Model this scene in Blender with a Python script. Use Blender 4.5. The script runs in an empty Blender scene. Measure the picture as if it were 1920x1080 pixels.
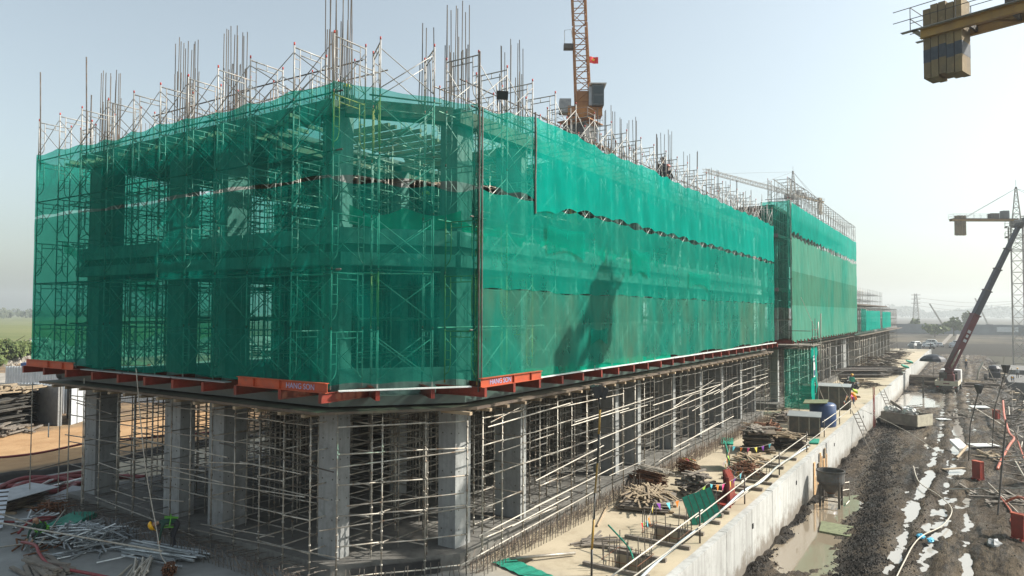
import bpy, math, random
from mathutils import Vector, Matrix
R = random.Random(7)
sc = bpy.context.scene
COL = sc.collection
V = Vector

# ---------------------------------------------------------------- camera
EYE = V((0, 0, 7.6))
F_PX, YAW, PITCH, ROLL = 1333.0, math.atan(860/1333.0), math.atan(46/1333.0), math.radians(0.19)
fh = V((math.cos(YAW), math.sin(YAW), 0)); rr = V((math.sin(YAW), -math.cos(YAW), 0))
fw = fh*math.cos(PITCH)+V((0, 0, math.sin(PITCH))); uu = rr.cross(fw)
r2 = rr*math.cos(ROLL)+uu*math.sin(ROLL); u2 = uu*math.cos(ROLL)-rr*math.sin(ROLL)
cd = bpy.data.cameras.new('camera'); cam = bpy.data.objects.new('camera', cd); COL.objects.link(cam)
m = Matrix((r2, u2, -fw)).transposed().to_4x4(); m.translation = EYE; cam.matrix_world = m
cd.sensor_width = 36; cd.lens = F_PX/1920*36; cd.clip_start = .1; cd.clip_end = 12000
sc.camera = cam

# ---------------------------------------------------------------- light
SUN_AZ, SUN_EL = math.radians(-52), math.radians(38)      # azimuth from +X, counter-clockwise
w = bpy.data.worlds.new('World'); sc.world = w; w.use_nodes = True
nt = w.node_tree; bg = nt.nodes['Background']
sky = nt.nodes.new('ShaderNodeTexSky'); sky.sky_type = 'NISHITA'; sky.sun_disc = False
sky.sun_elevation = SUN_EL; sky.sun_rotation = math.radians(90)-SUN_AZ
sky.air_density = 1.2; sky.dust_density = 2.6; sky.ozone_density = 2.0; sky.altitude = 0
hs = nt.nodes.new('ShaderNodeHueSaturation'); hs.inputs['Saturation'].default_value = .5
nt.links.new(sky.outputs[0], hs.inputs['Color']); tn = nt.nodes.new('ShaderNodeMix'); tn.data_type = 'RGBA'; tn.blend_type = 'MULTIPLY'; tn.inputs[0].default_value = 1; tn.inputs[7].default_value = (.94, 1.0, .97, 1)
nt.links.new(hs.outputs[0], tn.inputs[6]); nt.links.new(tn.outputs[2], bg.inputs['Color'])
bg.inputs['Strength'].default_value = .12
sd = bpy.data.lights.new('sun', 'SUN'); sd.energy = 4.6; sd.angle = math.radians(.6); sd.color = (1, .94, .84)
so = bpy.data.objects.new('sun', sd); COL.objects.link(so)
sdir = V((math.cos(SUN_AZ)*math.cos(SUN_EL), math.sin(SUN_AZ)*math.cos(SUN_EL), math.sin(SUN_EL)))
so.rotation_euler = sdir.to_track_quat('Z', 'Y').to_euler(); so.location = (0, 0, 60)
sc.view_settings.view_transform = 'Standard'; sc.view_settings.look = 'None'
sc.view_settings.exposure = .72; sc.view_settings.gamma = 1; sc.view_settings.use_curve_mapping = False
sc.render.engine = 'CYCLES'
sc.cycles.transparent_max_bounces = 24; sc.cycles.max_bounces = 6; sc.cycles.diffuse_bounces = 3
sc.cycles.glossy_bounces = 3; sc.cycles.transmission_bounces = 4; sc.cycles.volume_bounces = 0
sc.cycles.caustics_reflective = False; sc.cycles.caustics_refractive = False

# ---------------------------------------------------------------- materials
def N(t, k, **kw):
    n = t.nodes.new('ShaderNode'+k)
    for a, b in kw.items():
        if a.startswith('i_'): n.inputs[a[2:].replace('_', ' ')].default_value = b
        else: setattr(n, a, b)
    return n
def rgba(c): return (c[0], c[1], c[2], 1)
def noise(t, scale, detail=6, rough=.6, vec=None, dist=0):
    n = N(t, 'TexNoise'); n.inputs['Scale'].default_value = scale; n.inputs['Detail'].default_value = detail
    n.inputs['Roughness'].default_value = rough; n.inputs['Distortion'].default_value = dist
    if vec is not None: t.links.new(vec, n.inputs['Vector'])
    return n.outputs['Fac']
def ramp(t, src, stops):
    r = N(t, 'ValToRGB'); e = r.color_ramp.elements
    while len(e) < len(stops): e.new(.5)
    for i, (p, c) in enumerate(stops):
        e[i].position = p; e[i].color = rgba(c) if not isinstance(c, (int, float)) else (c, c, c, 1)
    t.links.new(src, r.inputs['Fac']); return r.outputs['Color']
def mixc(t, fac, a, b, mode='MIX'):
    n = N(t, 'Mix'); n.data_type = 'RGBA'; n.blend_type = mode
    for k, s in ((0, fac), (6, a), (7, b)):
        if isinstance(s, bpy.types.NodeSocket): t.links.new(s, n.inputs[k])
        elif isinstance(s, (int, float)): n.inputs[k].default_value = s if k == 0 else (s, s, s, 1)
        else: n.inputs[k].default_value = rgba(s)
    return n.outputs[2]
def math_(t, op, a, b=None, clamp=False):
    n = N(t, 'Math'); n.operation = op; n.use_clamp = clamp
    for k, s in ((0, a), (1, b)):
        if s is None: continue
        if isinstance(s, bpy.types.NodeSocket): t.links.new(s, n.inputs[k])
        else: n.inputs[k].default_value = s
    return n.outputs[0]
def pos(t, scale=(1, 1, 1), rot=(0, 0, 0), obj=False):
    if obj: s = N(t, 'TexCoord').outputs['Object']
    else: s = N(t, 'NewGeometry').outputs['Position']
    if scale == (1, 1, 1) and rot == (0, 0, 0): return s
    mp = N(t, 'Mapping'); mp.inputs['Scale'].default_value = scale; mp.inputs['Rotation'].default_value = rot
    t.links.new(s, mp.inputs['Vector']); return mp.outputs[0]
def newmat(name):
    m = bpy.data.materials.new(name); m.use_nodes = True; t = m.node_tree
    return m, t, t.nodes['Principled BSDF']
def bump(t, b, src, strength, dist=.02):
    n = N(t, 'Bump'); n.inputs['Strength'].default_value = strength; n.inputs['Distance'].default_value = dist
    t.links.new(src, n.inputs['Height']); t.links.new(n.outputs[0], b.inputs['Normal'])
def mat(name, a, b2=None, rough=.7, metal=0, scale=2.0, third=None, vary=.25, island=False, bmp=0, stretch=(1, 1, 1), spec=None, lo=.35, hi=.65, obj=False):
    m, t, b = newmat(name)
    p = pos(t, stretch, obj=obj)
    c = a
    if b2: c = mixc(t, ramp(t, noise(t, scale, vec=p), ((lo, 0), (hi, 1))), a, b2)
    if third: c = mixc(t, ramp(t, noise(t, scale*3.1, 8, .7, vec=p), ((.56, 0), (.7, 1))), c, third)
    if vary:
        rnd = N(t, 'NewGeometry').outputs['Random Per Island'] if island else N(t, 'ObjectInfo').outputs['Random']
        f = math_(t, 'ADD', math_(t, 'MULTIPLY', rnd, 2*vary), 1-vary)
        c = mixc(t, 1.0, c, f, 'MULTIPLY')
    if isinstance(c, bpy.types.NodeSocket): t.links.new(c, b.inputs['Base Color'])
    else: b.inputs['Base Color'].default_value = rgba(c)
    b.inputs['Roughness'].default_value = rough; b.inputs['Metallic'].default_value = metal
    if spec is not None: b.inputs['Specular IOR Level'].default_value = spec
    if bmp: bump(t, b, noise(t, scale*6, 8, .7, vec=p), bmp)
    return m
M = {}
M['pipe'] = mat('galvanised_pipe', (.44, .42, .37), (.24, .21, .17), .5, .45, 3, third=(.30, .13, .05), vary=.35)
M['conegrey'] = mat('hopper_steel', (.13, .13, .125), (.08, .075, .07), .6, .2, 3, third=(.17, .08, .05), vary=0)
M['pipe_silver'] = mat('silver_pipe', (.46, .49, .50), (.30, .32, .33), .4, .55, 5, vary=.4)
M['pipe_i'] = mat('galvanised_pipe_many', (.24, .24, .22), (.15, .14, .13), .5, .45, 3, third=(.28, .12, .05), vary=.4, island=True)
M['pipe_dark'] = mat('weathered_pipe', (.13, .12, .11), (.07, .06, .05), .6, .4, 3, third=(.2, .08, .03), vary=.3)
M['pipe_pale'] = mat('pale_pipe', (.54, .49, .42), (.38, .35, .30), .5, .2, 2, vary=.2)
M['pipe_blue'] = mat('pale_blue_conduit', (.42, .5, .56), (.5, .55, .58), .4, 0, 2, vary=.1)
M['frame'] = mat('frame_steel', (.40, .40, .38), (.26, .25, .23), .5, .15, 4, third=(.35, .14, .07), vary=.3)
M['frame_red'] = mat('red_pin', (.45, .04, .02), (.3, .03, .02), .5, .1, 4)
M['frame_yel'] = mat('yellow_frame', (.45, .26, .04), (.33, .2, .05), .5, .1, 4, third=(.2, .1, .05))
M['rebar'] = mat('rebar', (.13, .12, .11), (.17, .145, .12), .75, .4, 6, vary=.3)
M['rebar_i'] = mat('rebar_many', (.14, .115, .095), (.2, .14, .10), .8, .3, 6, vary=.35, island=True)
M['rust'] = mat('rusty_steel', (.20, .08, .035), (.10, .05, .03), .85, .2, 8, vary=.35, island=True, bmp=.3)
M['redbeam'] = mat('red_oxide_beam', (.24, .026, .013), (.16, .02, .012), .5, .05, 3, third=(.2, .07, .04), vary=.15)
M['orangebeam'] = mat('orange_beam', (.46, .075, .02), (.36, .06, .025), .55, .05, 3, third=(.2, .10, .06), vary=.08, bmp=.2)
M['ply'] = mat('dark_formply', (.07, .05, .04), (.13, .10, .07), .7, 0, 2, third=(.15, .12, .085), vary=.3)
M['timber'] = mat('timber', (.34, .26, .17), (.24, .18, .12), .8, 0, 2, stretch=(1, 1, 4), vary=.35)
M['timber_i'] = mat('timber_many', (.34, .27, .18), (.22, .17, .12), .85, 0, 2, vary=.4, island=True)
M['timber_grey'] = mat('grey_timber', (.22, .19, .16), (.14, .12, .10), .85, 0, 2, vary=.4, island=True)
M['wood_orange'] = mat('new_formwork_wood', (.45, .26, .12), (.55, .36, .19), .7, 0, 3, vary=.2)
M['oldply'] = mat('weathered_black_ply', (.035, .035, .035), (.075, .07, .06), .8, 0, 2, third=(.13, .115, .09), vary=.35)
M['black'] = mat('black_plastic', (.02, .02, .022), (.035, .035, .035), .5, 0, 3, vary=.1)
M['steel_dark'] = mat('dark_steel', (.06, .06, .06), (.12, .10, .08), .6, .5, 3, vary=.2)
M['yellow'] = mat('crane_yellow', (.36, .21, .04), (.26, .15, .04), .5, .05, 1.5, third=(.22, .13, .05), vary=.1)
M['crane_orange'] = mat('crane_rust_orange', (.40, .17, .04), (.27, .11, .035), .55, .1, 1.5, vary=.1)
M['crane_grey'] = mat('crane_pale_grey', (.36, .34, .30), (.24, .22, .2), .55, .1, 2, vary=.1)
M['block'] = mat('ballast_concrete', (.22, .16, .08), (.14, .11, .07), .85, 0, 1.2, third=(.28, .22, .13), vary=.2, bmp=.3)
M['blockdark'] = mat('painted_band', (.03, .04, .055), (.06, .07, .09), .7, 0, 4, vary=.1)
M['cabin'] = mat('cabin_panel', (.05, .06, .065), (.1, .11, .115), .4, .1, 2, vary=.1)
M['glass'] = mat('dark_glass', (.03, .045, .05), None, .08, 0, vary=0)
M['white'] = mat('white_paint', (.75, .75, .73), (.62, .62, .6), .4, 0, 2, vary=.08)
M['silver'] = mat('silver_paint', (.45, .46, .47), (.38, .39, .4), .35, .3, 2, vary=.1)
M['maroon'] = mat('maroon_boom', (.12, .010, .014), (.09, .009, .012), .4, .05, 2, vary=0)
M['navy'] = mat('dark_navy_boom', (.02, .022, .03), (.035, .035, .045), .4, .1, 2, vary=0)
M['cream'] = mat('cream_panel', (.52, .48, .37), (.38, .34, .26), .6, 0, 3, vary=.1)
M['blue'] = mat('blue_tank', (.015, .05, .15), (.03, .06, .15), .4, 0, 2, vary=.1)
M['bluetarp'] = mat('bright_blue_bag', (.02, .30, .55), (.1, .45, .65), .5, 0, 8, vary=0)
M['greysheet'] = mat('grey_sheet', (.33, .34, .34), (.24, .25, .26), .5, .1, 3, vary=.2)
M['corr'] = mat('corrugated_white', (.62, .66, .70), (.48, .52, .56), .4, .2, 2, vary=.08)
M['tarp'] = mat('olive_tarp', (.20, .22, .12), (.12, .13, .07), .8, 0, 4, vary=.1)
M['redhose'] = mat('red_hose', (.24, .035, .04), (.16, .03, .03), .55, 0, 6, vary=.1)
M['orangehose'] = mat('orange_hose', (.50, .11, .05), (.4, .09, .05), .45, 0, 6, vary=0)
M['redpaint'] = mat('red_paint', (.30, .03, .018), (.2, .025, .015), .45, 0, 3, vary=.1)
M['rope'] = mat('pale_rope', (.55, .50, .42), (.4, .36, .3), .8, 0, 9, vary=0)
M['whiteplastic'] = mat('crumpled_plastic', (.60, .60, .58), (.42, .42, .4), .35, 0, 6, vary=.2, bmp=.5)
M['rubber'] = mat('tyre_rubber', (.02, .02, .02), (.04, .035, .03), .8, 0, 5, vary=0)
M['skin'] = mat('skin', (.35, .20, .13), None, .6, 0, vary=0)
M['darkgreen'] = mat('dark_green_cloth', (.01, .045, .03), (.02, .06, .04), .85, 0, 8, vary=0)
M['darkcloth'] = mat('dark_cloth', (.02, .022, .03), (.04, .04, .045), .85, 0, 8, vary=.2)
M['bluecloth'] = mat('blue_cloth', (.04, .09, .2), (.06, .1, .2), .85, 0, 8, vary=.2)
M['hiviz'] = mat('hiviz_lime', (.12, .40, .035), None, .6, 0, vary=0)
M['helmet'] = mat('yellow_helmet', (.80, .42, .01), None, .3, 0, vary=0)
M['helmetred'] = mat('red_helmet', (.6, .05, .02), None, .3, 0, vary=0)
M['greensheet'] = mat('teal_netting_bundle', (.01, .22, .15), (.02, .30, .2), .6, 0, 9, vary=.15, bmp=.4)
M['flagred'] = mat('flag_red', (.75, .02, .02), None, .6, 0, vary=0)
M['flagyel'] = mat('flag_yellow', (.85, .65, .03), None, .6, 0, vary=0)
for k, c in dict(pink=(.75, .08, .25), orange=(.85, .25, .03), lime=(.45, .75, .08), cyan=(.12, .55, .65), purple=(.25, .05, .4), yellow=(.8, .65, .1)).items():
    M['flag_'+k] = mat('pennant_'+k, c, None, .6, 0, vary=0)
M['blueletter'] = mat('blue_lettering', (.22, .30, .55), (.4, .42, .6), .5, 0, 20, vary=0)

def concrete(name, a, b, c, sc_=.6, streak=False, form=None):
    m, t, bs = newmat(name)
    p = pos(t)
    col = mixc(t, ramp(t, noise(t, sc_, 8, .65, vec=p), ((.35, 0), (.65, 1))), a, b)
    col = mixc(t, ramp(t, noise(t, sc_*4.3, 8, .7, vec=p), ((.5, 0), (.75, .8))), col, c)
    if streak:
        ps = pos(t, (1.6, 1.6, .12))
        col = mixc(t, ramp(t, noise(t, 2.2, 5, .6, vec=ps), ((.45, 0), (.72, .75))), col, c)
    rnd = N(t, 'ObjectInfo').outputs['Random']
    col = mixc(t, 1.0, col, math_(t, 'ADD', math_(t, 'MULTIPLY', rnd, .2), .9), 'MULTIPLY')
    t.links.new(col, bs.inputs['Base Color'])
    bs.inputs['Roughness'].default_value = .85
    bump(t, bs, noise(t, 9, 8, .7, vec=p), .25, .02)
    return m
M['conc'] = concrete('cast_concrete', (.33, .34, .335), (.26, .265, .26), (.16, .16, .155), .9, True)
def addsplash(m):
    t = m.node_tree; b = t.nodes['Principled BSDF']; src = b.inputs['Base Color'].links[0].from_socket
    p = pos(t); sp = N(t, 'SeparateXYZ'); t.links.new(p, sp.inputs[0])
    h = math_(t, 'ADD', math_(t, 'MULTIPLY', math_(t, 'SUBTRACT', -1.9, sp.outputs[2]), 1.6), math_(t, 'MULTIPLY', math_(t, 'SUBTRACT', noise(t, 1.3, 9, .75, vec=p), .5), 5.0))
    c = mixc(t, math_(t, 'MULTIPLY', math_(t, 'MULTIPLY', h, 1.0, True), .75), src, (.12, .09, .06))
    t.links.new(c, b.inputs['Base Color'])
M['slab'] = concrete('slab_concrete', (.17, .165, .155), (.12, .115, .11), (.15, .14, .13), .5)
M['wallc'] = concrete('wall_concrete', (.45, .45, .435), (.37, .37, .355), (.23, .225, .21), .5, True)
addsplash(M['wallc'])
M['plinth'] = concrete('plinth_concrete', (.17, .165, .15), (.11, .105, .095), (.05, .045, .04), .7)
def deckmat():
    m, t, b = newmat('deck_concrete'); p = pos(t)
    c = mixc(t, ramp(t, noise(t, .35, 6, .6, vec=p), ((.35, 0), (.65, 1))), (.46, .39, .28), (.37, .315, .225))
    c = mixc(t, ramp(t, noise(t, 1.4, 9, .72, vec=p), ((.52, 0), (.72, .8))), c, (.30, .24, .16))
    c = mixc(t, ramp(t, noise(t, 7, 6, .7, vec=p), ((.6, 0), (.8, .6))), c, (.2, .16, .12))
    # the left apron is greyer concrete, the right one is dusted with sandy soil
    sep = N(t, 'SeparateXYZ'); t.links.new(p, sep.inputs[0])
    f = math_(t, 'MULTIPLY', math_(t, 'SUBTRACT', sep.outputs[0], 17.5), .4, True)
    g = mixc(t, ramp(t, noise(t, .6, 8, .65, vec=p), ((.35, 0), (.7, 1))), (.27, .275, .265), (.17, .17, .165))
    c = mixc(t, f, g, c)
    t.links.new(c, b.inputs['Base Color'])
    t.links.new(ramp(t, noise(t, .5, 4, .5, vec=p), ((.35, .55), (.6, .95))), b.inputs['Roughness'])
    bump(t, b, noise(t, 5, 9, .75, vec=p), .35, .03)
    return m
M['deck'] = deckmat()
def mudmat():
    m, t, b = newmat('wet_mud'); p = pos(t)
    ps = pos(t, (.25, 1.3, 1))
    a = noise(t, .8, 9, .68, vec=ps)
    c = ramp(t, a, ((.34, (.014, .010, .008)), (.43, (.045, .034, .024)), (.50, (.10, .076, .052)), (.60, (.18, .14, .097))))
    c = mixc(t, ramp(t, noise(t, 4.5, 10, .85, vec=ps), ((.51, 0), (.57, .9))), c, (.018, .015, .012))
    c = mixc(t, ramp(t, noise(t, .12, 4, .6, vec=p), ((.46, 0), (.66, .6))), c, (.12, .09, .064))
    att = N(t, 'Attribute'); att.attribute_name = 'soil'
    c2 = ramp(t, noise(t, 2.0, 9, .7, vec=p), ((.4, (.008, .0065, .0055)), (.62, (.03, .024, .019))))
    sep = N(t, 'SeparateColor'); t.links.new(att.outputs['Color'], sep.inputs[0])
    c = mixc(t, sep.outputs[0], c, c2)
    t.links.new(c, b.inputs['Base Color'])
    t.links.new(ramp(t, noise(t, 1.2, 5, .6, vec=ps), ((.38, .4), (.6, .95))), b.inputs['Roughness'])
    b.inputs['Specular IOR Level'].default_value = .22
    bump(t, b, math_(t, 'ADD', noise(t, 9, 10, .8, vec=p), math_(t, 'MULTIPLY', noise(t, 2.6, 10, .82, vec=ps), 3.0)), 1.0, .11)
    return m
M['mud'] = mudmat()
def groundmat():
    m, t, b = newmat('open_ground'); p = pos(t)
    sep = N(t, 'SeparateXYZ'); t.links.new(p, sep.inputs[0])
    far = ramp(t, noise(t, .008, 6, .6, vec=pos(t, (1, .35, 1), (0, 0, -.3))), ((.35, (.045, .038, .030)), (.48, (.028, .025, .02)), (.56, (.12, .10, .07)), (.66, (.035, .032, .026))))
    c = mixc(t, ramp(t, noise(t, .10, 9, .75, vec=pos(t, (.35, 1, 1))), ((.45, 0), (.62, .85))), far, (.03, .026, .021))
    grass = ramp(t, noise(t, .02, 8, .7, vec=pos(t, (1, .3, 1), (0, 0, .6))), ((.35, (.10, .125, .04)), (.55, (.16, .17, .065)), (.7, (.24, .22, .10))))
    ang = math_(t, 'DIVIDE', sep.outputs[1], math_(t, 'MAXIMUM', sep.outputs[0], 1.0))
    f = math_(t, 'MULTIPLY', math_(t, 'SUBTRACT', ang, 1.2), 4.0, True)
    f2 = math_(t, 'MULTIPLY', math_(t, 'SUBTRACT', sep.outputs[1], 165), .06, True)
    c = mixc(t, math_(t, 'MULTIPLY', f, f2), c, grass)
    earth = ramp(t, noise(t, .5, 8, .7, vec=p), ((.35, (.34, .20, .10)), (.6, (.44, .28, .15)), (.75, (.33, .2, .1))))
    dirt = ramp(t, noise(t, .25, 8, .75, vec=p), ((.38, (.33, .23, .13)), (.52, (.17, .12, .08)), (.7, (.11, .085, .06))))
    e1 = math_(t, 'MULTIPLY', f, math_(t, 'MULTIPLY', math_(t, 'SUBTRACT', 152.0, sep.outputs[1]), .06, True))
    c = mixc(t, e1, c, dirt)
    e2 = math_(t, 'MULTIPLY', math_(t, 'MULTIPLY', math_(t, 'SUBTRACT', sep.outputs[1], 43), 1.5, True), math_(t, 'MULTIPLY', math_(t, 'SUBTRACT', 56.0, sep.outputs[1]), .8, True))
    c = mixc(t, math_(t, 'MULTIPLY', f, e2), c, earth)
    t.links.new(c, b.inputs['Base Color']); b.inputs['Roughness'].default_value = .95
    b.inputs['Specular IOR Level'].default_value = .2
    bump(t, b, noise(t, 1.5, 9, .75, vec=p), .5, .2)
    return m
M['ground'] = groundmat()
def watermat(name, col, rough=.04):
    m, t, b = newmat(name)
    b.inputs['Base Color'].default_value = rgba(col); b.inputs['Roughness'].default_value = rough
    b.inputs['Specular IOR Level'].default_value = .8
    bump(t, b, noise(t, 3, 3, .5, vec=pos(t)), .05, .02)
    return m
M['water'] = watermat('muddy_water', (.22, .18, .13))
M['glare_water'] = watermat('pale_glare_water', (.38, .35, .31), .06)  # pale base colour stands in for sky glare on the track puddles
M['darkwater'] = watermat('pit_water', (.05, .045, .04), .08)

def netmat(name, green, faded=None, fade_amt=0., a=.62, tint=(.55, .94, .84), trans=.45):
    m = bpy.data.materials.new(name); m.use_nodes = True; t = m.node_tree; t.nodes.clear()
    out = N(t, 'OutputMaterial'); p = pos(t)
    col = mixc(t, ramp(t, noise(t, .35, 5, .6, vec=pos(t, (1, 1, .6))), ((.35, 0), (.65, 1))), green, tuple(v*.78 for v in green))
    if faded:
        f = ramp(t, noise(t, .28, 7, .65, vec=pos(t, (1, 1, .35))), ((.5-.3*fade_amt, 0), (.72-.3*fade_amt, min(1, .35+fade_amt))))
        col = mixc(t, f, col, faded)
    col = mixc(t, ramp(t, noise(t, 3, 4, .6, vec=pos(t, (1, 1, .3))), ((.45, 0), (.75, .3))), col, tuple(v*1.3 for v in green))
    d = N(t, 'BsdfDiffuse'); tr = N(t, 'BsdfTranslucent'); t.links.new(col, d.inputs[0]); t.links.new(col, tr.inputs[0])
    ms = N(t, 'MixShader'); ms.inputs[0].default_value = trans
    t.links.new(d.outputs[0], ms.inputs[1]); t.links.new(tr.outputs[0], ms.inputs[2])
    tp = N(t, 'BsdfTransparent'); tp.inputs[0].default_value = rgba(tint)
    g = N(t, 'NewGeometry'); dp = N(t, 'VectorMath'); dp.operation = 'DOT_PRODUCT'
    t.links.new(g.outputs['True Normal'], dp.inputs[0]); t.links.new(g.outputs['Incoming'], dp.inputs[1])
    cs = math_(t, 'MAXIMUM', math_(t, 'ABSOLUTE', dp.outputs['Value']), .12)
    openf = math_(t, 'POWER', 1-a, math_(t, 'MINIMUM', math_(t, 'DIVIDE', 1.0, cs), 1.6))
    vr = math_(t, 'MULTIPLY', openf, ramp(t, noise(t, .8, 5, .6, vec=p), ((.35, .8), (.65, 1.0))))
    mx = N(t, 'MixShader'); t.links.new(vr, mx.inputs[0])
    t.links.new(ms.outputs[0], mx.inputs[1]); t.links.new(tp.outputs[0], mx.inputs[2])
    t.links.new(mx.outputs[0], out.inputs[0])
    return m
GR = (.0015, .37, .28)
M['net'] = netmat('green_net', GR, a=.30)
M['net_dense'] = netmat('green_net_dense', (.002, .47, .365), a=.54)
M['net_mid'] = netmat('green_net_dusty', (.003, .40, .295), (.05, .40, .29), .1, a=.38)
M['net_old'] = netmat('green_net_faded', (.025, .38, .28), (.24, .31, .19), .18, a=.38)
M['net_sea'] = netmat('green_net_weathered', (.03, .38, .28), (.15, .40, .29), .6, a=.72)
M['net_moss'] = netmat('green_net_mossy', (.04, .31, .22), (.12, .30, .20), .5, a=.75)
M['net_left'] = netmat('green_net_shaded', (.002, .29, .225), a=.29, tint=(.32, .82, .70))  # shade put into the colour: darker green and deeper tint than green_net
M['net_fold'] = netmat('green_net_folded', (.005, .40, .26), a=.78)
def leafmat(name, a, b):
    m, t, bs = newmat(name)
    c = mixc(t, N(t, 'NewGeometry').outputs['Random Per Island'], a, b)
    t.links.new(c, bs.inputs['Base Color']); bs.inputs['Roughness'].default_value = .8
    return m
M['leaf'] = leafmat('foliage', (.05, .08, .02), (.12, .15, .04))
M['leaf_far'] = leafmat('far_foliage', (.035, .05, .025), (.08, .09, .05))
M['bark'] = mat('bark', (.12, .09, .06), (.08, .06, .04), .9, 0, 2, vary=0)
M['rubble'] = mat('pale_rubble', (.36, .32, .28), (.20, .18, .15), .9, 0, 1, vary=.4, island=True)
M['clod'] = mat('mud_clods', (.010, .008, .0065), (.028, .022, .017), .85, 0, 3, vary=.4, island=True)
M['farwall'] = mat('far_grey_wall', (.22, .23, .24), (.17, .18, .19), .9, 0, .2, vary=.1)
def corrmat(): return M['corr']

# ---------------------------------------------------------------- mesh helpers
class MB:
    def __init__(s): s.v = []; s.f = []; s.mi = []; s.m = 0
    def quad(s, a, b, c, d):
        k = len(s.v); s.v += [tuple(a), tuple(b), tuple(c), tuple(d)]; s.f.append((k, k+1, k+2, k+3)); s.mi.append(s.m)
    def poly(s, pts):
        k = len(s.v); s.v += [tuple(p) for p in pts]; s.f.append(tuple(range(k, k+len(pts)))); s.mi.append(s.m)
    def box(s, x0, x1, y0, y1, z0, z1):
        k = len(s.v)
        s.v += [(x0, y0, z0), (x1, y0, z0), (x1, y1, z0), (x0, y1, z0), (x0, y0, z1), (x1, y0, z1), (x1, y1, z1), (x0, y1, z1)]
        for q in ((0, 3, 2, 1), (4, 5, 6, 7), (0, 1, 5, 4), (1, 2, 6, 5), (2, 3, 7, 6), (3, 0, 4, 7)):
            s.f.append(tuple(k+i for i in q)); s.mi.append(s.m)
        return s
    def obox(s, c, dx, dy, dz):       # centre + three half-extent vectors
        c = V(c); dx = V(dx); dy = V(dy); dz = V(dz); k = len(s.v)
        for sz in (-1, 1):
            for (sx, sy) in ((-1, -1), (1, -1), (1, 1), (-1, 1)): s.v.append(tuple(c+dx*sx+dy*sy+dz*sz))
        for q in ((0, 3, 2, 1), (4, 5, 6, 7), (0, 1, 5, 4), (1, 2, 6, 5), (2, 3, 7, 6), (3, 0, 4, 7)):
            s.f.append(tuple(k+i for i in q)); s.mi.append(s.m)
        return s
    def beam(s, p, q, w, h, up=(0, 0, 1)):   # rectangular bar from p to q
        p = V(p); q = V(q); d = (q-p); L = d.length; d.normalize()
        side = d.cross(V(up))
        if side.length < 1e-4: side = V((1, 0, 0))
        side.normalize(); u = side.cross(d)
        return s.obox((p+q)/2, d*L/2, side*w/2, u*h/2)
    def tube(s, p, q, r, n=6, r1=None, caps=True):
        p = V(p); q = V(q); d = q-p
        if d.length < 1e-6: return s
        d.normalize(); a = d.orthogonal().normalized(); b = d.cross(a); k = len(s.v); r1 = r if r1 is None else r1
        for (c, rad) in ((p, r), (q, r1)):
            for i in range(n):
                t = 2*math.pi*i/n; s.v.append(tuple(c+a*math.cos(t)*rad+b*math.sin(t)*rad))
        for i in range(n):
            j = (i+1) % n; s.f.append((k+i, k+j, k+n+j, k+n+i)); s.mi.append(s.m)
        if caps:
            s.f.append(tuple(k+i for i in reversed(range(n)))); s.mi.append(s.m)
            s.f.append(tuple(k+n+i for i in range(n))); s.mi.append(s.m)
        return s
    def path(s, pts, r, n=6):
        pts = [V(p) for p in pts]; k = len(s.v); a = None
        for i, p in enumerate(pts):
            d = (pts[min(i+1, len(pts)-1)]-pts[max(i-1, 0)]).normalized()
            a = d.orthogonal().normalized() if a is None else (a-d*a.dot(d)).normalized()
            b = d.cross(a)
            for j in range(n):
                t = 2*math.pi*j/n; s.v.append(tuple(p+a*math.cos(t)*r+b*math.sin(t)*r))
        for i in range(len(pts)-1):
            for j in range(n):
                j2 = (j+1) % n; s.f.append((k+i*n+j, k+i*n+j2, k+(i+1)*n+j2, k+(i+1)*n+j)); s.mi.append(s.m)
        s.f.append(tuple(k+j for j in reversed(range(n)))); s.mi.append(s.m)
        s.f.append(tuple(k+(len(pts)-1)*n+j for j in range(n))); s.mi.append(s.m)
        return s
    def lathe(s, prof, n=20, c=(0, 0, 0)):
        k = len(s.v)
        for (r, z) in prof:
            for i in range(n):
                t = 2*math.pi*i/n; s.v.append((c[0]+r*math.cos(t), c[1]+r*math.sin(t), c[2]+z))
        for a in range(len(prof)-1):
            for i in range(n):
                j = (i+1) % n; s.f.append((k+a*n+i, k+a*n+j, k+(a+1)*n+j, k+(a+1)*n+i)); s.mi.append(s.m)
        return s
    def lattice(s, p, q, w0, w1, seg, rc=.07, rb=.035, up=(0, 0, 1), n=4, tri=False):
        p = V(p); q = V(q); d = (q-p); L = d.length; d.normalize()
        a = d.cross(V(up))
        if a.length < .05: a = V((1, 0, 0))-d*d.x
        a.normalize(); b = a.cross(d)
        cs = [(-1, -1), (1, -1), (1, 1), (-1, 1)] if not tri else [(-1, -1), (1, -1), (0, 1)]
        def pt(i, t):
            w_ = (w0+(w1-w0)*t)/2; x, y = cs[i]; return p+d*L*t+a*x*w_+b*y*w_
        k = len(cs)
        for i in range(k): s.tube(pt(i, 0), pt(i, 1), rc, 5)
        for g in range(seg):
            t0 = g/seg; t1 = (g+1)/seg
            for i in range(k):
                j = (i+1) % k
                s.tube(pt(i, t0), pt(j, t0), rb, n, caps=False)
                if g % 2: s.tube(pt(i, t0), pt(j, t1), rb, n, caps=False)
                else: s.tube(pt(j, t0), pt(i, t1), rb, n, caps=False)
        return s
    def mesh(s, name, mats, smooth=False):
        me = bpy.data.meshes.new(name); me.from_pydata(s.v, [], s.f)
        mats = mats if isinstance(mats, (list, tuple)) else [mats]
        for m_ in mats: me.materials.append(M[m_] if isinstance(m_, str) else m_)
        if len(mats) > 1: me.polygons.foreach_set('material_index', s.mi)
        if smooth: me.polygons.foreach_set('use_smooth', [True]*len(me.polygons))
        me.update(); return me
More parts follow.
